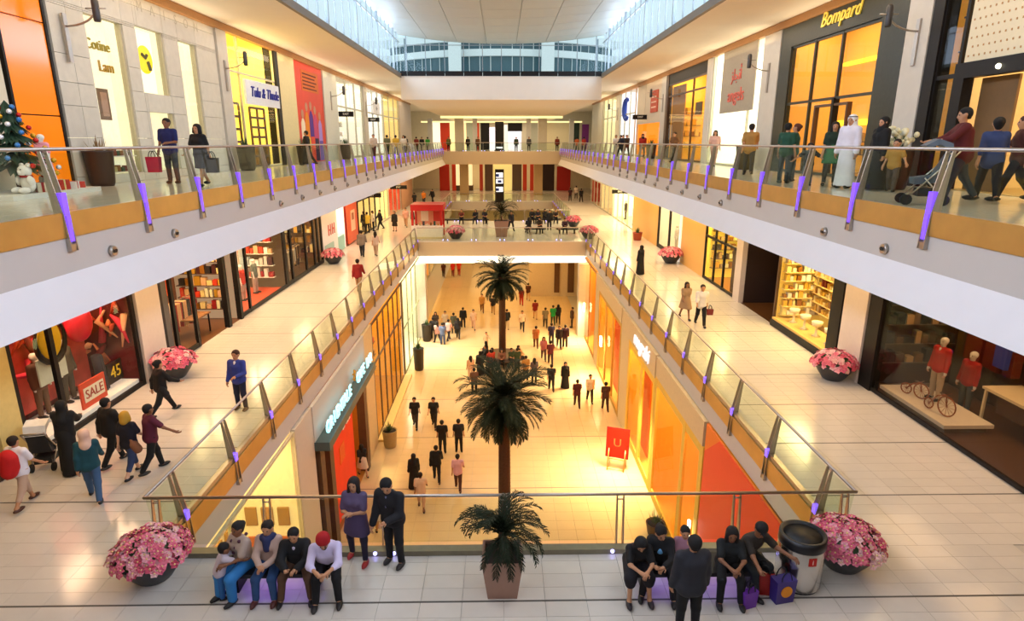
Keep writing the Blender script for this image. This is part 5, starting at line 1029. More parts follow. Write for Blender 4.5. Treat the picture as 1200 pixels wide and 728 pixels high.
    # lower garment
    if bot in ('trousers', 'jeans', 'shorts', 'loose'):
        gg = g + (.018 if bot == 'loose' else 0); pt = 1.55 if bot == 'shorts' else 1.93
        mk('shorts' if bot == 'shorts' else 'trousers', [q for i, q in enumerate(torso(gg - .004)) if i in (0, 2)] + list(legp(gg, pt)) if not sitting else [(Pv + v3(-.06 * k, 0, .0), Pv + v3(.06 * k, 0, 0), .12 * k + gg, .12 * k + gg)] + list(legp(gg, pt)), bc)
    elif bot in ('skirt', 'dress', 'abaya', 'kandura', 'tunic'):
        hz_ = {'skirt': .45, 'dress': .50, 'tunic': .62, 'abaya': .03, 'kandura': .05}[bot] * k * (1 if not sitting else 0)
        low = v3(0, .0, hz_ + .02); r1 = {'skirt': .20, 'dress': .21, 'tunic': .19, 'abaya': .24, 'kandura': .20}[bot] * k; pr = []
        mid = (legs[-1][1] + legs[1][1]) / 2
        if sitting:
            pr = list(legp(g + .03, 1.9 if bot in ('abaya', 'kandura') else 1.2)) + [(Pv, wst, .17 * k, .13 * k)]
            if bot in ('abaya', 'kandura'): pr += [(legs[-1][1], legs[1][1], .09 * k, .09 * k), (legs[-1][2], legs[1][2], .08 * k, .08 * k)]
            mk(bot if bot != 'dress' else 'dress_skirt', pr, bc)
        else:
            for s in (-1, 1):
                lg = legs[s]; tgt = lg[2] if hz_ < .2 else lg[1]; e = v3(s * .06 * k + tgt[0] * .35, tgt[1] * .75, low[2]); pr += [(wst + v3(s * .04 * k, 0, 0), e, .115 * k + g, r1 * .78)]
            pr += [(Pv, low, .15 * k + g, r1 * .9)]; mk({'dress': 'dress_skirt'}.get(bot, bot), pr, bc, hem(hz_))
            if bot in ('dress', 'tunic', 'skirt') and P.get('legc'): mk('leggings', list(legp(g * .6, 1.93)), P['legc'])
    # upper garment
    full = {'tee': .72, 'vest': 0, 'long': 1.95, 'jacket': 1.97, 'shirt': 1.4, 'robe': 1.97}[top]; gg = g + (.016 if top in ('jacket', 'robe') else .003)
    pr = list(torso(gg))
    if full: pr += [(q[0], q[0] + (q[1] - q[0]) * .75, q[2] , q[3] + .006) if full < 1 else q for q in armp(gg, max(full, .99) if full >= 1 else .9)]
    if top in ('jacket', 'long', 'tee', 'shirt') and not sitting: pr += [(Pv - u * .05 * k + v3(-.06 * k, 0, 0), Pv - u * .05 * k + v3(.06 * k, 0, 0), .115 * k * fat + gg, .115 * k * fat + gg)]
    neck = nb + u * .035 * k
    mk({'tee': 't_shirt', 'vest': 'vest', 'long': 'jumper', 'jacket': 'jacket', 'shirt': 'shirt', 'robe': 'robe'}[top], pr, tc, lambda X, Y, Z: (X - neck[0]) * u[0] + (Y - neck[1]) * u[1] + (Z - neck[2]) * u[2])
    # hair or head covering; the face side is cut away
    crown = hc_ + hd * .05 * hk - hf * .018 * hk; face0 = hc_ + hf * .034 * hk + hd * .012 * hk; fn = hf * .82 - hd * .57
    def facecut(off, low=None):
        c = hc_ + hf * (.098 + off) * hk - hd * .035 * hk
        def f(X, Y, Z):
            q = [(X - c[0]) * a[0] + (Y - c[1]) * a[1] + (Z - c[2]) * a[2] for a in (hr, hf, hd)]
            d = .07 * hk * (1 - np.sqrt((q[0] / .078) ** 2 + (q[1] / .075) ** 2 + (q[2] / .118) ** 2) / hk)
            return d if low is None else np.maximum(d, -(q[2] + .035 * hk + low * hk) - .6 * (q[1] + .1 * hk) * 0)
        return f
    cap = [(crown, crown - hf * .015, .105 * hk, .105 * hk)]
    if hair == 'short': mk('hair', cap + [(hc_ - hf * .05 * hk, hc_ - hf * .05 * hk - hd * .05 * hk, .075 * hk, .06 * hk)], hc, facecut(0, -.0))
    elif hair == 'long': mk('hair', cap + [(hc_ - hf * .055 * hk, hc_ - hf * .085 * hk - hd * .26 * hk, .09 * hk, .075 * hk)] + [(hc_ + hr * s * .075 * hk, hc_ + hr * s * .10 * hk - hd * .20 * hk + hf * .01, .045 * hk, .04 * hk) for s in (-1, 1)], hc, facecut(.012))
    elif hair == 'bob': mk('hair', cap + [(hc_ - hf * .05 * hk, hc_ - hf * .06 * hk - hd * .10 * hk, .10 * hk, .10 * hk)] + [(hc_ + hr * s * .08 * hk, hc_ + hr * s * .095 * hk - hd * .08 * hk, .05 * hk, .05 * hk) for s in (-1, 1)], hc, facecut(.01))
    elif hair == 'bun': mk('hair', cap + [(hc_ - hf * .05 * hk, hc_ - hf * .05 * hk - hd * .04 * hk, .08 * hk, .07 * hk), (hc_ - hf * .12 * hk + hd * .05 * hk, hc_ - hf * .13 * hk + hd * .05 * hk, .05 * hk, .05 * hk)], hc, facecut(0))
    elif hair in ('scarf', 'shayla'): mk('headscarf', [(crown, crown - hf * .02, .112 * hk, .112 * hk), (hc_ - hf * .04 * hk, nb - u * .04 * k, .10 * hk, .12 * k), (hc_ - hd * .09 * hk, nb - u * .03 * k, .085 * hk, .115 * k), (nb, nb - u * (.16 if hair == 'shayla' else .07) * k - fwd * .05, .115 * k, .15 * k if hair == 'shayla' else .12 * k)], hc, lambda X, Y, Z: .078 * hk - np.sqrt((X - (hc_ + hf * .085 * hk)[0]) ** 2 + (Y - (hc_ + hf * .085 * hk)[1]) ** 2 + (Z - (hc_ + hf * .085 * hk)[2]) ** 2))
    elif hair == 'turban': mk('turban', [(hc_ + hd * .075 * hk - hf * .02 * hk, hc_ + hd * .085 * hk - hf * .03 * hk, .118 * hk, .115 * hk), (hc_ + hd * .02 * hk - hf * .05 * hk, hc_ - hf * .05 * hk, .09 * hk, .08 * hk)], hc, facecut(.035)); mk('beard', [(hc_ - hd * .07 * hk + hf * .045 * hk, hc_ - hd * .10 * hk + hf * .05 * hk, .055 * hk, .045 * hk)], '#2a2420')
    elif hair == 'ghutra': mk('ghutra', [(crown, crown - hf * .02, .112 * hk, .112 * hk), (hc_ - hf * .05 * hk, nb - u * .12 * k - fwd * .07, .10 * hk, .15 * k)], hc, facecut(.02)); put('agal', MB().lathe([(.105 * hk, -.012), (.118 * hk, 0), (.105 * hk, .012)], 14, crown + hd * .045 * hk).mesh('agal', H('#101010')), t)
    elif hair == 'cap': mk('cap', [(crown + hd * .01, crown + hd * .012, .112 * hk, .112 * hk), (crown + hf * .10 * hk, crown + hf * .16 * hk - hd * .01, .03 * hk, .03 * hk)], hc, lambda X, Y, Z: -((X - hc_[0]) * hd[0] + (Y - hc_[1]) * hd[1] + (Z - hc_[2]) * hd[2] - .03 * hk)); mk('hair', [(hc_ - hf * .04 * hk, hc_ - hf * .05 * hk - hd * .04 * hk, .088 * hk, .07 * hk)], '#120c0a')
    # shoes
    if bot not in ('abaya',) or sitting:
        for s in (-1, 1):
            an = legs[s][2]; mb = MB(); c = an + v3(s * .012, .045 * k, -.04 * k); mb.ball(c + v3(0, .005, .008), (.056 * k, .15 * k, .05 * k), 10, 5); put('shoe', mb.mesh('shoe', H(sc, .5)), t)
    for e in extras: e(t, dict(Pv=Pv, u=u, fwd=fwd, nb=nb, chs=chs, arms=arms, legs=legs, hc=hc_, k=k, wst=wst, mk=mk, hf=hf, hd=hd))
    t.location = (x, y, z); t.rotation_euler.z = R(rz); return t
# things people wear (parts) or hold (things of their own)
def backpack(col): return lambda t, J: (J['mk']('backpack', [(J['chs'] - J['fwd'] * .20 + J['u'] * .06, J['Pv'] - J['fwd'] * .20 + J['u'] * .05, .13, .15), (J['chs'] - J['fwd'] * .18 + v3(-.06, 0, 0), J['wst'] - J['fwd'] * .17 + v3(-.06, 0, 0), .12, .12), (J['chs'] - J['fwd'] * .18 + v3(.06, 0, 0), J['wst'] - J['fwd'] * .17 + v3(.06, 0, 0), .12, .12)], col))
def scarf(col): return lambda t, J: J['mk']('scarf', [(J['nb'] + v3(-.07, 0, 0), J['nb'] + v3(.07, .02, -.01), .07, .07), (J['nb'] + J['fwd'] * .08, J['chs'] + J['fwd'] * .12, .07, .06)], col)
def collar(col): return lambda t, J: J['mk']('shirt_front', [(J['nb'] + J['fwd'] * .075 - J['u'] * .03, J['chs'] + J['fwd'] * .105, .04, .022)], col)
def sash(col): return lambda t, J: J['mk']('strap', [(J['nb'] + v3(-.12, -.05, -.05), J['Pv'] + v3(.16, -.08, .05), .03, .03), (J['Pv'] + v3(.17, -.05, -.02), J['Pv'] + v3(.17, .02, -.16), .09, .10)], col)
def print_spots(col): return lambda t, J: put('print', (lambda mb: [mb.ball(J['chs'] + v3(.135 * math.sin(a * 2.4), .125 * math.cos(a * 2.4), -.30 + a * .024) * v3(1, 1, 1), .03, 6, 4) for a in range(20)] and mb)(MB()).mesh('print', H(col)), t)
def emblem(col): return lambda t, J: put('chest_print', MB().ball(J['chs'] + J['fwd'] * .13, (.06, .03, .06), 8, 5).mesh('chest_print', H(col)), t)
GW1, GW2, GG, GB = 'people on the first floor walkways', 'people on the upper galleries', 'people on the ground floor', 'people on the bridge'
def p1(l, xy, rz, pose, top, tc, bot, bc, hair='short', hc='#120c0a', skin=1, Hh=1.72, **k): return person(l, xy[0], xy[1], L1, rz, pose, top, tc, bot, bc, hair, hc, skin, Hh, group=k.pop('group', GW1), **k)
def p2(l, xy, rz, pose, top, tc, bot, bc, hair='short', hc='#120c0a', skin=1, Hh=1.72, **k): return person(l, xy[0], xy[1], L2, rz, pose, top, tc, bot, bc, hair, hc, skin, Hh, group=GW2, **k)
def pg(l, xy, rz, pose, top, tc, bot, bc, hair='short', hc='#120c0a', skin=1, Hh=1.72, **k): return person(l, xy[0], xy[1], G, rz, pose, top, tc, bot, bc, hair, hc, skin, Hh, group=GG, **k)
N = dict(near=True)
BK = '#101014'; NV = '#16182c'
# near balcony, left bench and the couple at the rail
GNB = 'people on and around the near benches'
p1('woman in patterned top and blue trousers seated at the far left of the bench', (-4.32, 8.9), 150, 'sit', 'tee', '#b8a090', 'loose', '#2c78b8', 'bun', '#100a08', 2, 1.62, fem=True, extras=[print_spots('#5a3040')], group=GNB, **N)
person('small child with black hair leaning on the lap of the woman in blue trousers', -4.62, 8.62, L1, -60, 'stand', 'tee', '#c8b8c0', 'trousers', '#2c68a8', 'short', '#0c0808', 2, .98, near=True, group=GNB, lean=.35, la=(.9, .1, .3, 0), ra=(.9, .1, .3, 0))
p1('woman in a beige cardigan, blue scarf and jeans seated on the left bench', (-3.86, 8.9), 178, 'sit', 'long', '#c0a090', 'jeans', '#2a4a78', 'bun', '#1a0f0c', 1, 1.64, fem=True, extras=[scarf('#28305a')], sc='#5a2a20', group=GNB, **N)
p1('boy in a black jacket and brown trousers seated beside the man in the red turban', (-3.42, 8.9), 185, 'sitwide', 'jacket', '#0c0c10', 'trousers', '#5a3c28', 'short', '#0a0808', 1, 1.58, extras=[collar('#c8c0d8')], group=GNB, **N)
p1('man in a white shirt and red turban bending over on the left bench', (-2.92, 8.9), 188, 'sitlow', 'shirt', '#d8ccec', 'trousers', '#0e0c10', 'turban', '#a80c14', 1, 1.76, head=(.25, 0), group=GNB, fat=1.1, **N)
p1('woman in a grey violet tunic and dark leggings standing at the balcony rail', (-2.58, 9.5), 172, 'arms', 'tee', '#5a4a68', 'tunic', '#4a3c5c', 'long', '#140c0a', 1, 1.68, fem=True, sc='#a01818', legc='#1c1830', L=(.10, .05, .10), Rr=(-.10, .12, .16), group=GNB, **N)
p1('man in a dark jacket over grey shirt beside the woman at the rail', (-1.92, 9.42), 160, 'pause', 'jacket', '#0e0e16', 'trousers', '#0c0c12', 'short', '#0a0808', 1, 1.80, lean=.18, head=(.3, .3), extras=[collar('#6a6a8c'), emblem('#7a7498')], group=GNB, **N)
# right bench
p1('woman with bobbed black hair hunched over at the left end of the right bench', (2.2, 8.82), 180, 'sitlow', 'tee', '#0c0a0c', 'skirt', '#141018', 'bob', '#080606', 1, 1.62, fem=True, head=(.35, 0), sc='#2a2024', group=GNB, **N)
p1('person in black leaning sideways on the right bench next to the hunched woman', (2.62, 8.86), 165, 'sitwide', 'long', '#0a0a0e', 'trousers', '#100e14', 'bun', '#120a08', 1, 1.66, fem=True, extras=[emblem('#6aa8d8')], head=(.2, .4), group=GNB, **N)
person('small girl in a pink top sitting in the middle of the right bench', 3.02, 8.88, L1, 175, 'sit', 'tee', '#a07080', 'skirt', '#3a2030', 'bun', '#0c0808', 1, 1.30, near=True, fem=True, group=GNB)
p1('person in a dark grey jacket standing with the back to us before the right bench', (2.78, 7.72), 4, 'stand', 'jacket', '#24242c', 'trousers', '#08080c', 'short', '#0c0808', 1, 1.74, fat=1.15, group=GNB, **N)
p1('woman in a black sleeveless top with long hair seated on the right bench looking down', (3.72, 8.75), 172, 'sitlow', 'tee', '#0e1214', 'trousers', '#0a0a0e', 'long', '#0a0606', 2, 1.64, fem=True, lean=.3, group=GNB, **N)
p1('man in a dark shirt reaching into a shopping bag beside the steel bin', (4.08, 8.98), 205, 'sitlow', 'tee', '#2a221c', 'trousers', '#14181c', 'cap', '#0c0a0a', 2, 1.72, head=(.1, -.4), lean=.5, la=(1.0, .1, .3, 0), ra=(.9, .4, .2, 0), group=GNB, **N)
bag('shopping_bag', 4.55, 8.42, L1, .36, .2, .42, '#3a2878', 'violet blue shopping bag with an orange round print beside the steel bin', .2, True, '#e8901c')
bag('shopping_bag', 4.3, 8.62, L1, .34, .2, .40, '#a0140c', 'red shopping bag behind the violet blue one', -.2)
bag('shopping_bag', 3.95, 8.28, L1 , .26, .12, .30, '#6a2aa0', 'small violet shopping bag at the feet of the long haired woman', .3)
# left walkway
p1('boy in white shirt and pale shorts with a red backpack, near left walkway', (-9.84, 11.38), -8, 'walk', 'tee', '#e8e4ec', 'shorts', '#c8a890', 'short', '#1a0e08', 1, 1.60, extras=[backpack('#c01010')], sc='#4a2418', **N)
p1('woman in a black abaya pushing a stroller before the red display window', (-9.88, 12.83), 14, 'push', 'robe', '#060608', 'abaya', '#08080a', 'shayla', '#060608', 1, 1.70, fem=True, **N)
stroller(-10.54, 13.03, L1, .25, '#202024', 'black and white stroller pushed by the woman in the black abaya')
p1('woman in a teal top, jeans and cream headscarf walking toward the left shops', (-8.55, 11.58), 28, 'walk', 'long', '#0c4450', 'jeans', '#3a5a80', 'scarf', '#e8c0a8', 1, 1.64, fem=True, **N)
p1('man in a dark brown jacket and black trousers walking in front of the display window', (-9.02, 13.05), -24, 'walk', 'jacket', '#14100e', 'trousers', '#0a0a0c', 'short', '#080606', 1, 1.70, **N)
p1('blonde woman in a navy top and denim shorts with a tan shoulder bag', (-8.30, 12.54), -10, 'walk', 'tee', '#141220', 'shorts', '#2c3c60', 'bob', '#c89830', 0, 1.60, fem=True, extras=[sash('#8a5838')], **N)
p1('woman in a maroon and violet top with an arm stretched out to the right', (-7.92, 12.72), -38, 'reach', 'tee', '#581430', 'trousers', '#0a0a0e', 'short', '#0c0808', 2, 1.66, fem=True, **N)
p1('woman in black with a black bag walking past the left flower bowl', (-9.31, 15.75), -32, 'stride', 'long', '#0c0a0c', 'trousers', '#08080a', 'bun', '#0a0808', 1, 1.68, fem=True, extras=[sash('#101014')], **N)
p1('man in a blue sweater over a white shirt walking along the left balustrade', (-7.31, 16.06), 172, 'pause', 'long', '#2c3c90', 'jeans', '#141c38', 'short', '#3a1c10', 1, 1.76, extras=[collar('#f0ece8')], sc='#5a4030', **N)
p1('man in a dark red shirt walking behind the left balustrade', (-7.12, 29.93), 0, 'walk', 'long', '#8a1010', 'trousers', '#a08060', 'short', '#140a08', 1, 1.74)
p1('man in a grey jacket and dark trousers walking away on the far left walkway', (-9.11, 39.85), 5, 'walk', 'jacket', '#8a7a6c', 'trousers', '#2a2c34', 'short', '#1a120c', 1, 1.78)
p1('woman in a white blouse beside the man in the grey jacket on the left walkway', (-8.28, 40.15), 0, 'walk', 'tee', '#d0b4a4', 'trousers', '#b89880', 'long', '#201008', 1, 1.64, fem=True)
p1('person in a yellow top and black trousers in the group below the first hanging sign', (-11.06, 50.80), 20, 'stand', 'tee', '#d8b840', 'trousers', '#101014', 'short', skin=1)
p1('person all in black at the left of the group below the first hanging sign', (-11.45, 51.30), 60, 'stand', 'jacket', '#101018', 'trousers', '#0c0c10', 'short', skin=1)
p1('person in a white shirt at the right of the group below the first hanging sign', (-10.77, 51.79), -70, 'stand', 'tee', '#e0d8c8', 'trousers', '#202430', 'short', skin=2)
p1('person in a black jacket at the far side of the group below the hanging sign', (-10.39, 52.83), 120, 'walk', 'jacket', '#181820', 'trousers', '#101018', 'short', skin=1)
p1('woman in a black robe standing in the bright doorway on the left walkway', (-8.98, 51.76), 170, 'stand', 'robe', '#1c1814', 'skirt', '#2a2018', 'shayla', '#181210', 1, 1.66, fem=True)
p1('person in pink walking toward the red kiosk', (-8.45, 54.44), 180, 'walk', 'tee', '#d8a090', 'trousers', '#c09070', 'short', skin=1)
p1('person in dark brown standing at the left side of the red kiosk', (-7.70, 53.32), -60, 'stand', 'jacket', '#3a2018', 'trousers', '#181418', 'short', skin=1)
p1('person in black walking on the far left walkway by the red panels', (-9.99, 71.27), 0, 'walk', 'tee', '#141418', 'trousers', '#101014', 'short', skin=1)
p1('person in orange on the far left walkway', (-9.28, 74.23), 180, 'walk', 'tee', '#d07820', 'trousers', '#181820', 'short', skin=1)
p1('person in dark clothes on the far left walkway beside the person in orange', (-8.49, 76.33), 150, 'walk', 'jacket', '#141418', 'trousers', '#101014', 'short', skin=1)
# right walkway
p1('man in a white shirt and black trousers carrying a red bag on the right walkway', (8.04, 23.94), 176, 'walk', 'shirt', '#e4dcd4', 'trousers', '#0e0c10', 'short', '#140c08', 1, 1.78)
bag('handbag', 8.34, 23.75, L1 + .52, .26, .12, .24, '#701418', 'dark red bag carried by the man in the white shirt')
p1('woman in a beige dress walking beside the man in the white shirt', (7.70, 24.95), 184, 'walk', 'tee', '#a08060', 'dress', '#b08c68', 'long', '#140c08', 2, 1.66, fem=True)
p1('woman in a black abaya standing at the right balustrade', (7.77, 33.97), 40, 'stand', 'robe', '#08080c', 'abaya', '#0a0a0c', 'shayla', '#08080a', 1, 1.68, fem=True)
p1('person in a maroon top walking on the far right walkway', (8.56, 78.29), 0, 'walk', 'tee', '#401418', 'trousers', '#181418', 'short', skin=1)
p1('person in a white top walking on the far right walkway', (9.73, 81.87), 0, 'walk', 'tee', '#d8c8b8', 'trousers', '#201c20', 'short', skin=1)
p1('person in black walking on the far right walkway', (9.81, 77.13), 10, 'walk', 'jacket', '#101014', 'trousers', '#0c0c10', 'short', skin=1)
# bridge
for i, (px, py, rz, c, l, pose, ht) in enumerate(((-3.7, 56.6, 180, '#5a2018', 'person in dark red seated at the left end of the back bench on the bridge', 'sit', 1.7), (-2.4, 56.6, 170, '#14141c', 'person in black seated on the back left bench of the bridge', 'sit', 1.7), (-1.6, 56.6, 190, '#181824', 'person in navy seated at the right end of the back left bench', 'sit', 1.72),
        (2.75, 56.8, 180, '#101016', 'person in black seated at the left end of the back right bench', 'sit', 1.74), (3.3, 56.8, 170, '#20202c', 'person in dark blue seated second on the back right bench', 'sit', 1.68), (3.9, 56.8, 200, '#0c0c12', 'person in black seated third on the back right bench', 'sit', 1.72), (4.9, 56.8, 180, '#2a1c18', 'person in brown seated at the right end of the back right bench', 'sit', 1.66),
        (2.2, 50.4, 10, '#141418', 'person in black seated on the shorter front bench of the bridge', 'sit', 1.7), (3.1, 50.4, 160, '#3a2c1c', 'person in olive seated on the shorter front bench of the bridge', 'sit', 1.7), (5.1, 50.2, 180, '#3a2028', 'person in plum seated on the bench near the right bridge corner', 'sit', 1.6))):
    person(l, px, py, L1, rz, pose, 'long' if i % 2 else 'tee', c, 'trousers', ('#101018', '#20242c', '#181014')[i % 3], ('short', 'long', 'scarf')[i % 3], '#0c0a0a', 1, ht, group=GB)
p1('person in black standing behind the front bench of the bridge', (4.0, 52.2), 180, 'stand', 'jacket', '#101014', 'trousers', '#0c0c10', 'short', skin=1, group=GB)
p1('person in dark clothes walking beside the potted palm on the bridge', (.75, 52.0), -160, 'stride', 'jacket', '#141420', 'trousers', '#101018', 'short', skin=1, group=GB)
# upper left gallery
p2('man in navy shirt and grey trousers carrying a pink bag, upper left gallery', (-9.3, 18.0), 178, 'pause', 'tee', '#101c5a', 'trousers', '#3a4048', 'short', '#140c08', 2, 1.78, near=True)
bag('shopping_bag', -9.72, 17.85, L2 + .32, .36, .18, .42, '#c01848', 'pink red shopping bag in the hand of the man in the navy shirt')
p2('woman in a black dress with a dark bag on the upper left gallery', (-7.95, 16.9), 170, 'walk', 'tee', '#08080c', 'dress', '#0a0a10', 'bob', '#0a0608', 1, 1.64, fem=True, near=True)
bag('handbag', -7.62, 16.75, L2 + .36, .34, .16, .38, '#14100e', 'dark handbag carried by the woman in the black dress')
for l, x, y, rz, top, c, bc, hr in (('person in dark clothes before the black post of the yellow shop', -9.8, 32.3, 90, 'jacket', '#1c1410', '#141214', 'short'), ('person with a black top before the white upper left shop', -9.6, 48.0, 180, 'tee', '#c8b0a0', '#1c1c24', 'short'), ('person in olive on the far upper left gallery', -9.4, 52.5, 0, 'tee', '#5a5a3c', '#202028', 'short'), ('person in a yellow top on the far upper left gallery', -8.9, 53.8, 10, 'tee', '#c8a030', '#303038', 'short'), ('person in white with dark hair on the far upper left gallery', -8.5, 55.5, 170, 'tee', '#d8ccc0', '#28304a', 'long'), ('person in grey on the far upper left gallery beyond the second sign', -9.2, 61, 0, 'jacket', '#54504c', '#202020', 'short'), ('person in a green top far along the upper left gallery', -8.8, 76.0, 0, 'tee', '#3aa03c', '#202020', 'short'), ('person in dark red far along the upper left gallery', -9.6, 72.0, 0, 'tee', '#6a1c18', '#181818', 'short'), ('person in black far along the upper left gallery', -9.3, 74.5, 180, 'jacket', '#101014', '#101014', 'short')):
    person(l, x, y, L2, rz, 'walk', top, c, 'trousers', bc, hr, '#100a08', 1, 1.72, group=GW2)
# upper right gallery
p2('man in a tan shirt and dark jeans seen from behind on the upper right gallery', (8.7, 22.2), -20, 'walk', 'tee', '#a87c3c', 'jeans', '#1c2434', 'short', '#120a08', 1, 1.80)
p2('person in a green top standing near the grey pier on the upper right gallery', (8.05, 17.9), -50, 'stand', 'tee', '#1c4a34', 'trousers', '#202830', 'short', '#140c08', 1, 1.66, near=True)
p2('person in a teal shirt beside the person in the green top', (8.6, 18.6), 60, 'stand', 'shirt', '#28584c', 'trousers', '#2a3038', 'bun', '#5a2c18', 1, 1.66, near=True)
person('child in dark clothes with outstretched arms on the upper right gallery', 8.25, 16.9, L2, 160, 'child', 'tee', '#141a1c', 'trousers', '#4a5058', 'short', '#0c0808', 1, 1.10, near=True, group=GW2, la=(.1, 1.2, .3, 0), ra=(.2, 1.2, .2, 0))
p2('woman in a green and black dress on the upper right gallery', (8.75, 16.7), 150, 'pause', 'tee', '#182c1c', 'tunic', '#1c6a3c', 'long', '#0c0806', 1, 1.66, fem=True, near=True, legc='#101014')
p2('man in a long white robe and white headcloth on the upper right gallery', (8.75, 15.95), 120, 'stand', 'robe', '#e8e0e8', 'kandura', '#eae4ec', 'ghutra', '#f0ece8', 1, 1.80, near=True)
p2('woman in a black abaya beside the man in the white robe', (9.1, 15.2), 100, 'stand', 'robe', '#060608', 'abaya', '#08080a', 'shayla', '#060608', 1, 1.72, fem=True, near=True)
person('boy in a mustard top standing behind the balustrade beside the woman in black', 9.2, 14.7, L2, 130, 'child', 'tee', '#a87c30', 'trousers', '#4a3c34', 'short', '#1a0e08', 1, 1.20, near=True, group=GW2)
p2('man in a dark red shirt pushing a stroller on the near upper right gallery', (8.75, 11.95), 70, 'push', 'shirt', '#560c0e', 'jeans', '#2a3440', 'short', '#0c0808', 1, 1.80, near=True, fat=1.2)
stroller(7.95, 11.7, L2, 1.2, '#4a5868', 'grey stroller pushed by the man in the dark red shirt', '#5c6874')
p2('woman in a denim shirt and dark trousers on the near upper right gallery', (9.55, 12.2), -30, 'stride', 'shirt', '#2a3c6a', 'trousers', '#10101a', 'bun', '#0c0808', 1, 1.70, fem=True, near=True)
p2('person in a brown top behind the woman in the denim shirt', (10.15, 12.3), 60, 'walk', 'tee', '#4a2018', 'trousers', '#181418', 'short', '#3a1c10', 1, 1.68, near=True)
for l, x, y, rz, top, c, bc, hr in (('person in a red robe before the orange opening on the upper right', 10.0, 45.2, 180, 'robe', '#a01c14', '#501410', 'scarf'), ('person in black before the white emblem shop', 9.9, 53.0, 90, 'jacket', '#101018', '#101018', 'short'), ('person in a white top before the emblem shop', 9.6, 53.6, 180, 'tee', '#e0dcd8', '#c8c8cc', 'short'), ('person in navy before the emblem shop', 9.9, 52.0, 150, 'jacket', '#181c30', '#14141c', 'short'), ('person in dark grey nearest the red square sign', 10.0, 51.0, 200, 'jacket', '#2c2c30', '#141418', 'short'), ('person in red far along the upper right gallery', 9.6, 74.5, 0, 'tee', '#b03020', '#202020', 'short'), ('person in orange far along the upper right gallery', 8.9, 75.5, 0, 'tee', '#c86030', '#202020', 'short'), ('person in a pale dress before the white lettered shop window', 10.2, 30.4, 150, 'tee', '#d8a898', '#b08878', 'long'), ('person in brown before the gold shop on the upper right', 9.9, 36.4, 120, 'tee', '#6a4420', '#2a1c14', 'short')):
    person(l, x, y, L2, rz, 'walk', top, c, 'trousers', bc, hr, '#100a08', 1, 1.72, group=GW2)
for l, x, y, c in (('person in olive at the far end rail, left of the column', -6.6, 79.5, '#6a6a3a'), ('person in black at the far end rail beside the left column', -4.2, 79.2, '#141414'), ('person in brown at the far end rail left of the totem', -3.0, 80, '#5a3820'), ('person in dark green at the far end rail right of the totem', 1.8, 79.6, '#1c3424'), ('person in grey at the far end rail before the right column', 3.4, 79.8, '#48484c'), ('person in red brown at the far end rail right of the right column', 6.9, 79.4, '#803020')):
    person(l, x, y, L2, 180, 'stand', 'jacket', c, 'trousers', '#181418', 'short', '#100a08', 1, 1.72, group=GW2)
# ground floor
pg('man in a black t-shirt walking on the left of the pair below the potted palm', (-4.60, 29.70), 180, 'walk', 'tee', '#0c0c10', 'trousers', '#2a2420', 'short', skin=1, Hh=1.76)
pg('man in a black t-shirt walking on the right of the pair below the potted palm', (-3.61, 29.69), 178, 'walk', 'tee', '#101014', 'trousers', '#1c1818', 'short', skin=1, Hh=1.76)
pg('man in black walking away left of the near palm trunk', (-2.91, 26.91), 0, 'stand', 'tee', '#0a0a0e', 'trousers', '#0c0c10', 'short', skin=1, Hh=1.74)
pg('person in black and grey walking close to the near palm fronds', (-2.13, 26.99), 5, 'stand', 'tee', '#14121a', 'trousers', '#141218', 'short', skin=1, Hh=1.76)
pg('man in black with a rucksack walking nearest the balcony rail', (-2.93, 24.36), 5, 'walk', 'jacket', '#0a0a0c', 'trousers', '#0c0c10', 'short', skin=1, Hh=1.78)
pg('woman in a black abaya at the left of the man with a rucksack', (-3.84, 23.81), 20, 'stand', 'robe', '#08080a', 'abaya', '#0a0a0c', 'shayla', '#08080a', 1, 1.66, fem=True)
pg('person in a pale pink shirt and dark trousers near the palm trunk', (-1.94, 23.65), 0, 'walk', 'tee', '#d8a8b4', 'trousers', '#4a2824', 'short', skin=1, Hh=1.74)
pg('person in a beige shirt and shorts near the balcony rail on the ground floor', (-3.34, 22.20), 5, 'walk', 'tee', '#d8b898', 'shorts', '#c8a080', 'short', '#140c08', 2, 1.72)
pg('woman in a black top and white skirt beside the red hanging', (-6.28, 24.84), 30, 'walk', 'tee', '#101014', 'skirt', '#d8c8b0', 'long', '#0c0808', 1, 1.62, fem=True)
pg('person in a white top with a tan bag seen between the couple at the rail', (-4.68, 20.47), 20, 'walk', 'tee', '#d0c0b8', 'shorts', '#c89868', 'short', '#140c08', 1, 1.66, extras=[sash('#a8683c')])
pg('person in a dark red top walking with two others on the ground floor right', (4.19, 32.15), 0, 'walk', 'tee', '#4a1018', 'trousers', '#38141a', 'short', skin=1, Hh=1.70)
pg('person in a white shirt in the middle of the three on the ground floor right', (5.01, 32.85), 180, 'walk', 'shirt', '#e4d4b0', 'trousers', '#2a2018', 'short', skin=1, Hh=1.74)
pg('person in brown on the right of the three on the ground floor right', (5.71, 31.67), 0, 'walk', 'tee', '#402418', 'trousers', '#38241c', 'short', skin=1, Hh=1.74)
pg('man in black beyond the group of three', (2.92, 34.53), 0, 'walk', 'tee', '#14121a', 'trousers', '#14121a', 'short', skin=1, Hh=1.74)
pg('woman in a black abaya beyond the group of three', (3.79, 34.92), 180, 'stand', 'robe', '#0a080c', 'abaya', '#0a080c', 'shayla', '#0a080c', 1, 1.68, fem=True)
pg('person in maroon walking up the middle of the right crowd', (3.22, 39.10), 0, 'walk', 'tee', '#5a1420', 'trousers', '#2a141c', 'short', skin=1)
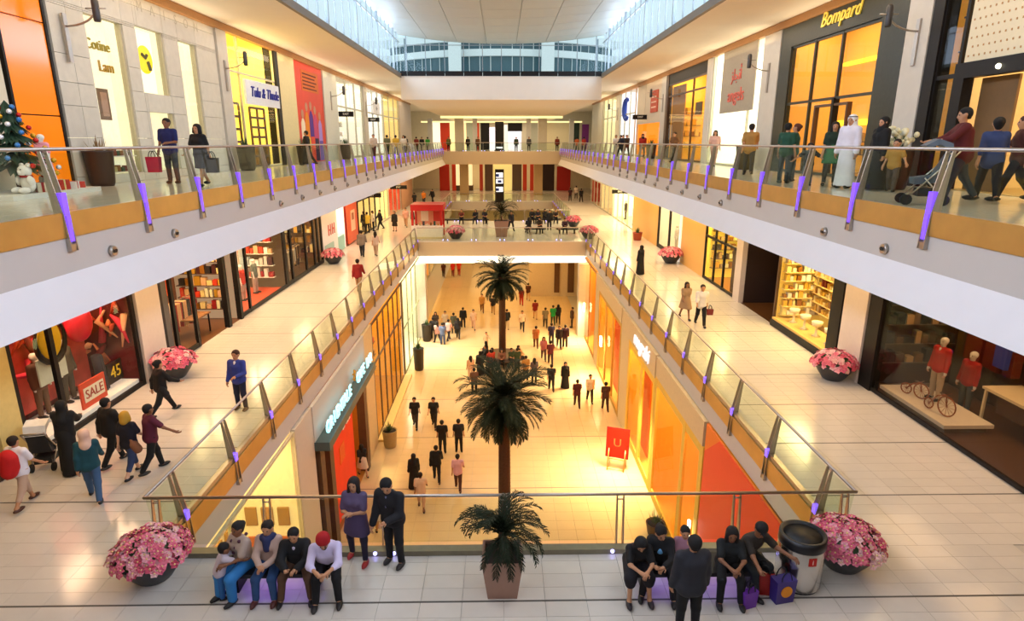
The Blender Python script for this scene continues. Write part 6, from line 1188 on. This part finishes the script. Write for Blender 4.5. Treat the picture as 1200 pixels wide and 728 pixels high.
pg('person in a pink top just left of the person in maroon', (2.81, 39.95), 180, 'walk', 'tee', '#b86a70', 'trousers', '#4a2c34', 'long', skin=1, fem=True)
pg('person in orange brown in the right crowd', (2.42, 42.50), 0, 'walk', 'tee', '#b06a34', 'trousers', '#5a3420', 'short', skin=1)
pg('man in dark violet pulling ahead in the right crowd', (3.60, 43.27), 0, 'walk', 'tee', '#281c3a', 'trousers', '#1c1420', 'short', skin=1)
pg('person in black at the right of the man in dark violet', (4.10, 42.48), 180, 'walk', 'jacket', '#1a1020', 'trousers', '#141018', 'short', skin=1)
pg('person in plum with a case at the far right of the crowd', (4.55, 42.66), 0, 'stand', 'jacket', '#38182c', 'trousers', '#20141c', 'short', skin=1)
pg('person in a white top and black trousers walking alone right of the far palm', (1.56, 46.71), 180, 'walk', 'tee', '#e0d0b0', 'trousers', '#16141a', 'short', skin=1)
pg('person in dark red near the far palm', (2.76, 50.10), 0, 'walk', 'tee', '#8a201c', 'trousers', '#d0a880', 'short', skin=1)
pg('person in olive grey in the pair beside the person in green', (3.45, 47.61), 0, 'walk', 'tee', '#6a6048', 'trousers', '#2a2420', 'short', skin=1)
pg('person in bright green on the right of the far palm', (4.13, 48.32), 0, 'walk', 'tee', '#1c9a48', 'trousers', '#1c3c28', 'short', skin=1)
pg('person in black right of the person in bright green', (4.57, 48.56), 0, 'walk', 'jacket', '#18141c', 'trousers', '#14101a', 'long', skin=1, fem=True)
pg('person in dark brown by the farthest orange shop', (5.59, 47.57), 90, 'stand', 'jacket', '#38201a', 'trousers', '#201410', 'short', skin=1)
for i, (px, top, c, bc, rz, l) in enumerate(((( 508, 397), 'jacket', '#1c1818', '#141418', 20, 'person in black at the left of the large ground floor group'), ((513, 402), 'tee', '#c89890', '#202028', 40, 'person in a pink top in the large ground floor group'), ((519, 404), 'tee', '#5a6a90', '#3a4870', 0, 'person in a blue top at the front of the large ground floor group'), ((526, 399), 'tee', '#d8a8a0', '#28242c', -30, 'person in pale pink at the right of the large ground floor group'), ((511, 390), 'tee', '#403024', '#181418', 180, 'person in brown at the back of the large ground floor group'), ((522, 388), 'tee', '#c8b090', '#1c1c24', 170, 'person in beige at the back of the large ground floor group'), ((532, 391), 'tee', '#4a4a38', '#1c1c20', 10, 'person in olive just right of the large ground floor group'), ((537, 397), 'jacket', '#1a181c', '#101014', 0, 'person in black just right of the large ground floor group'), ((543, 384), 'robe', '#0c0c10', '#0c0c10', 0, 'person in a black robe beyond the large ground floor group'), ((555, 386), 'tee', '#d8b8a0', '#d0a890', 180, 'person in pale pink walking toward the far palm'))):
    pg(l, {0: (-5.27, 44.84), 1: (-4.84, 43.80), 2: (-4.42, 43.40), 3: (-4.06, 44.40), 4: (-5.23, 46.36), 5: (-4.53, 46.81), 6: (-3.81, 46.12), 7: (-3.38, 44.81), 8: (-3.17, 47.72), 9: (-2.32, 47.23)}[i], rz, 'walk' if i % 2 else 'stand', top, c, 'trousers', bc, ('short', 'long', 'short')[i % 3], '#120c0a', 1, 1.70)
pg('small child in white walking left of the far palm trunk', (-1.19, 42.75), 180, 'child', 'tee', '#d8c0a0', 'trousers', '#b89878', 'short', skin=1, Hh=1.15)
pg('person in black just left of the far palm trunk', (-0.81, 51.77), 0, 'walk', 'tee', '#14141a', 'trousers', '#a08050', 'short', skin=1)
pg('person in black just right of the far palm trunk', (0.35, 47.19), 0, 'walk', 'jacket', '#14181c', 'trousers', '#c0a880', 'short', skin=1)
pg('person in dark red seen through the far palm fronds', (1.74, 54.63), 0, 'walk', 'tee', '#8a1c14', 'trousers', '#a81c14', 'short', skin=1)
pg('person in brown right of the far palm fronds', (2.44, 56.51), 0, 'walk', 'tee', '#4a2418', 'trousers', '#c8a070', 'short', skin=1)
pg('person in tan left of the far palm fronds', (-1.79, 52.34), 180, 'walk', 'tee', '#b88848', 'trousers', '#6a4020', 'short', skin=1)
pg('person in red on the left of the pair under the bridge', (-5.49, 67.36), 0, 'walk', 'tee', '#d02810', 'trousers', '#801810', 'short', skin=1)
pg('person in orange red on the right of the pair under the bridge', (-4.85, 67.81), 0, 'walk', 'tee', '#e04018', 'trousers', '#a02010', 'short', skin=1)
pg('person in brown far left under the bridge', (-6.49, 66.93), 0, 'walk', 'tee', '#4a2014', 'trousers', '#3a2414', 'short', skin=1)
# people sitting round the foot of the far palm
tt = thing('round_bench', 'round dark bench circling the foot of the far palm', 'bench', (-.02, 39.8, G)); MB().lathe([(.75, .0), (.75, .36), (1.45, .36), (1.45, .44), (.6, .44)], 24, (-.02, 39.8, G)).build('seat', BRONZE, tt)
for i, (a, c, l) in enumerate(((200, '#101014', 'person in black seated at the left of the round palm bench'), (235, '#b02818', 'person in red seated at the front left of the round palm bench'), (268, '#7a5040', 'person in brown seated at the front of the round palm bench'), (300, '#203824', 'person in dark green seated at the front right of the round palm bench'), (335, '#c8a070', 'person in tan seated at the right of the round palm bench'), (160, '#181420', 'person in navy seated at the back left of the round palm bench'))):
    x, y = -.02 + 1.15 * math.cos(R(a)), 39.8 + 1.15 * math.sin(R(a)); person(l, x, y, G, a - 90, 'sit', 'tee' if i % 2 else 'jacket', c, 'trousers', ('#181418', '#201c28', '#14100c')[i % 3], ('short', 'scarf', 'long')[i % 3], '#0c0808', 1, 1.68, group=GG)
for px, c, bc, hr, l in (((-2.00, 36.26), '#d8b090', '#d0b8a0', 'long', 'woman in beige standing left of the near palm crown'), ((-1.44, 37.13), '#101014', '#0c0c10', 'shayla', 'woman in black left of the near palm crown'), ((1.44, 36.21), '#a87838', '#3a2818', 'short', 'person in ochre standing right of the near palm crown'), ((1.95, 35.77), '#4a4048', '#28242c', 'long', 'person in grey standing right of the near palm crown'), ((0.94, 37.70), '#2a3c24', '#1c1c18', 'short', 'person in dark green beyond the near palm crown'), ((-0.78, 37.42), '#a83020', '#281818', 'short', 'person in red beyond the near palm crown'), ((-1.69, 34.08), '#6a4838', '#201818', 'short', 'person in brown half hidden by the near palm crown')):
    pg(l, px, 20, 'stand', 'robe' if hr == 'shayla' else 'tee', c, 'abaya' if hr == 'shayla' else 'trousers', bc, hr, '#0c0808', 1, 1.66)
# mannequins
def mann(l, x, y, z, rz, pose, top, tc, bot, bc, Hh, **k):
    o = person(l, x, y, z, rz, pose, top, tc, bot, bc, 'none', '#ffffff', 0, Hh, name='mannequin', **k); o['category'] = 'mannequin'
    for c in o.children:
        if c.name.startswith('body'): c.data.materials[0] = M('mannequin_white', (.85, .80, .70), .35)
    return o
mann('pale mannequin in a red sweater and beige trousers on the white plinth', 12.1, 15.85, L1 + .26, 100, 'stand', 'long', '#c01c10', 'trousers', '#c0a888', 1.85, near=True, extras=[collar('#f0ece8')])
mann('pale mannequin in a red sweater and dark trousers behind the white plinth', 12.75, 15.55, L1, 100, 'stand', 'long', '#a8140e', 'trousers', '#3a4440', 1.80, near=True)
mann('child mannequin in a pink dress before the orange panel', -10.7, 15.0, L2 + .1, 175, 'stand', 'tee', '#f0a0b0', 'dress', '#e890a8', 1.22, near=True, fem=True)
mann('mannequin in a grey olive suit in the red left display window', -12.1, 16.2, L1 + .22, -90, 'stand', 'jacket', '#4a4436', 'trousers', '#4c4638', 1.85)
mann('mannequin in brown at the middle of the red left display window', -12.1, 15.2, L1 + .22, -90, 'stand', 'jacket', '#5a3420', 'trousers', '#6a4a34', 1.80)
for l, y, c in (('dark mannequin nearest us in the brilliant cream shop window', 53.6, '#181410'), ('dark mannequin in the middle of the brilliant cream shop window', 55.5, '#241a10'), ('dark mannequin farthest in the brilliant cream shop window', 59.5, '#2a1c10')): mann(l, 11.9, y, L1, 90, 'stand', 'jacket', c, 'trousers', c, 1.85)
for l, y, c in (('mannequin in white nearest us in the red carpeted left shop', 26.9, '#e8dcc8'), ('mannequin in red in the red carpeted left shop', 28.4, '#c02818'), ('mannequin in grey green in the red carpeted left shop', 29.9, '#6a7468')): mann(l, -12.2, y, L1, -90, 'stand', 'tee', c, 'trousers', '#b0a090', 1.75)
for l, y in (('white mannequin beside the black columns of the first floor right shop', 39.4), ('white mannequin further inside the black column shop', 42.0)): mann(l, 12.0, y, L1, 90, 'stand', 'tee', '#d8d0c0', 'trousers', '#c8c0b0', 1.8)
# lettering becomes plain mesh objects
bpy.context.view_layer.update(); dg = bpy.context.evaluated_depsgraph_get()
for o in [o for o in C.objects if o.type == 'FONT']:
    me = bpy.data.meshes.new_from_object(o.evaluated_get(dg)); n_ = bpy.data.objects.new('lettering', me); C.objects.link(n_)
    n_.parent = o.parent; n_.matrix_parent_inverse = o.matrix_parent_inverse.copy(); n_.location = o.location; n_.rotation_euler = o.rotation_euler; bpy.data.objects.remove(o)
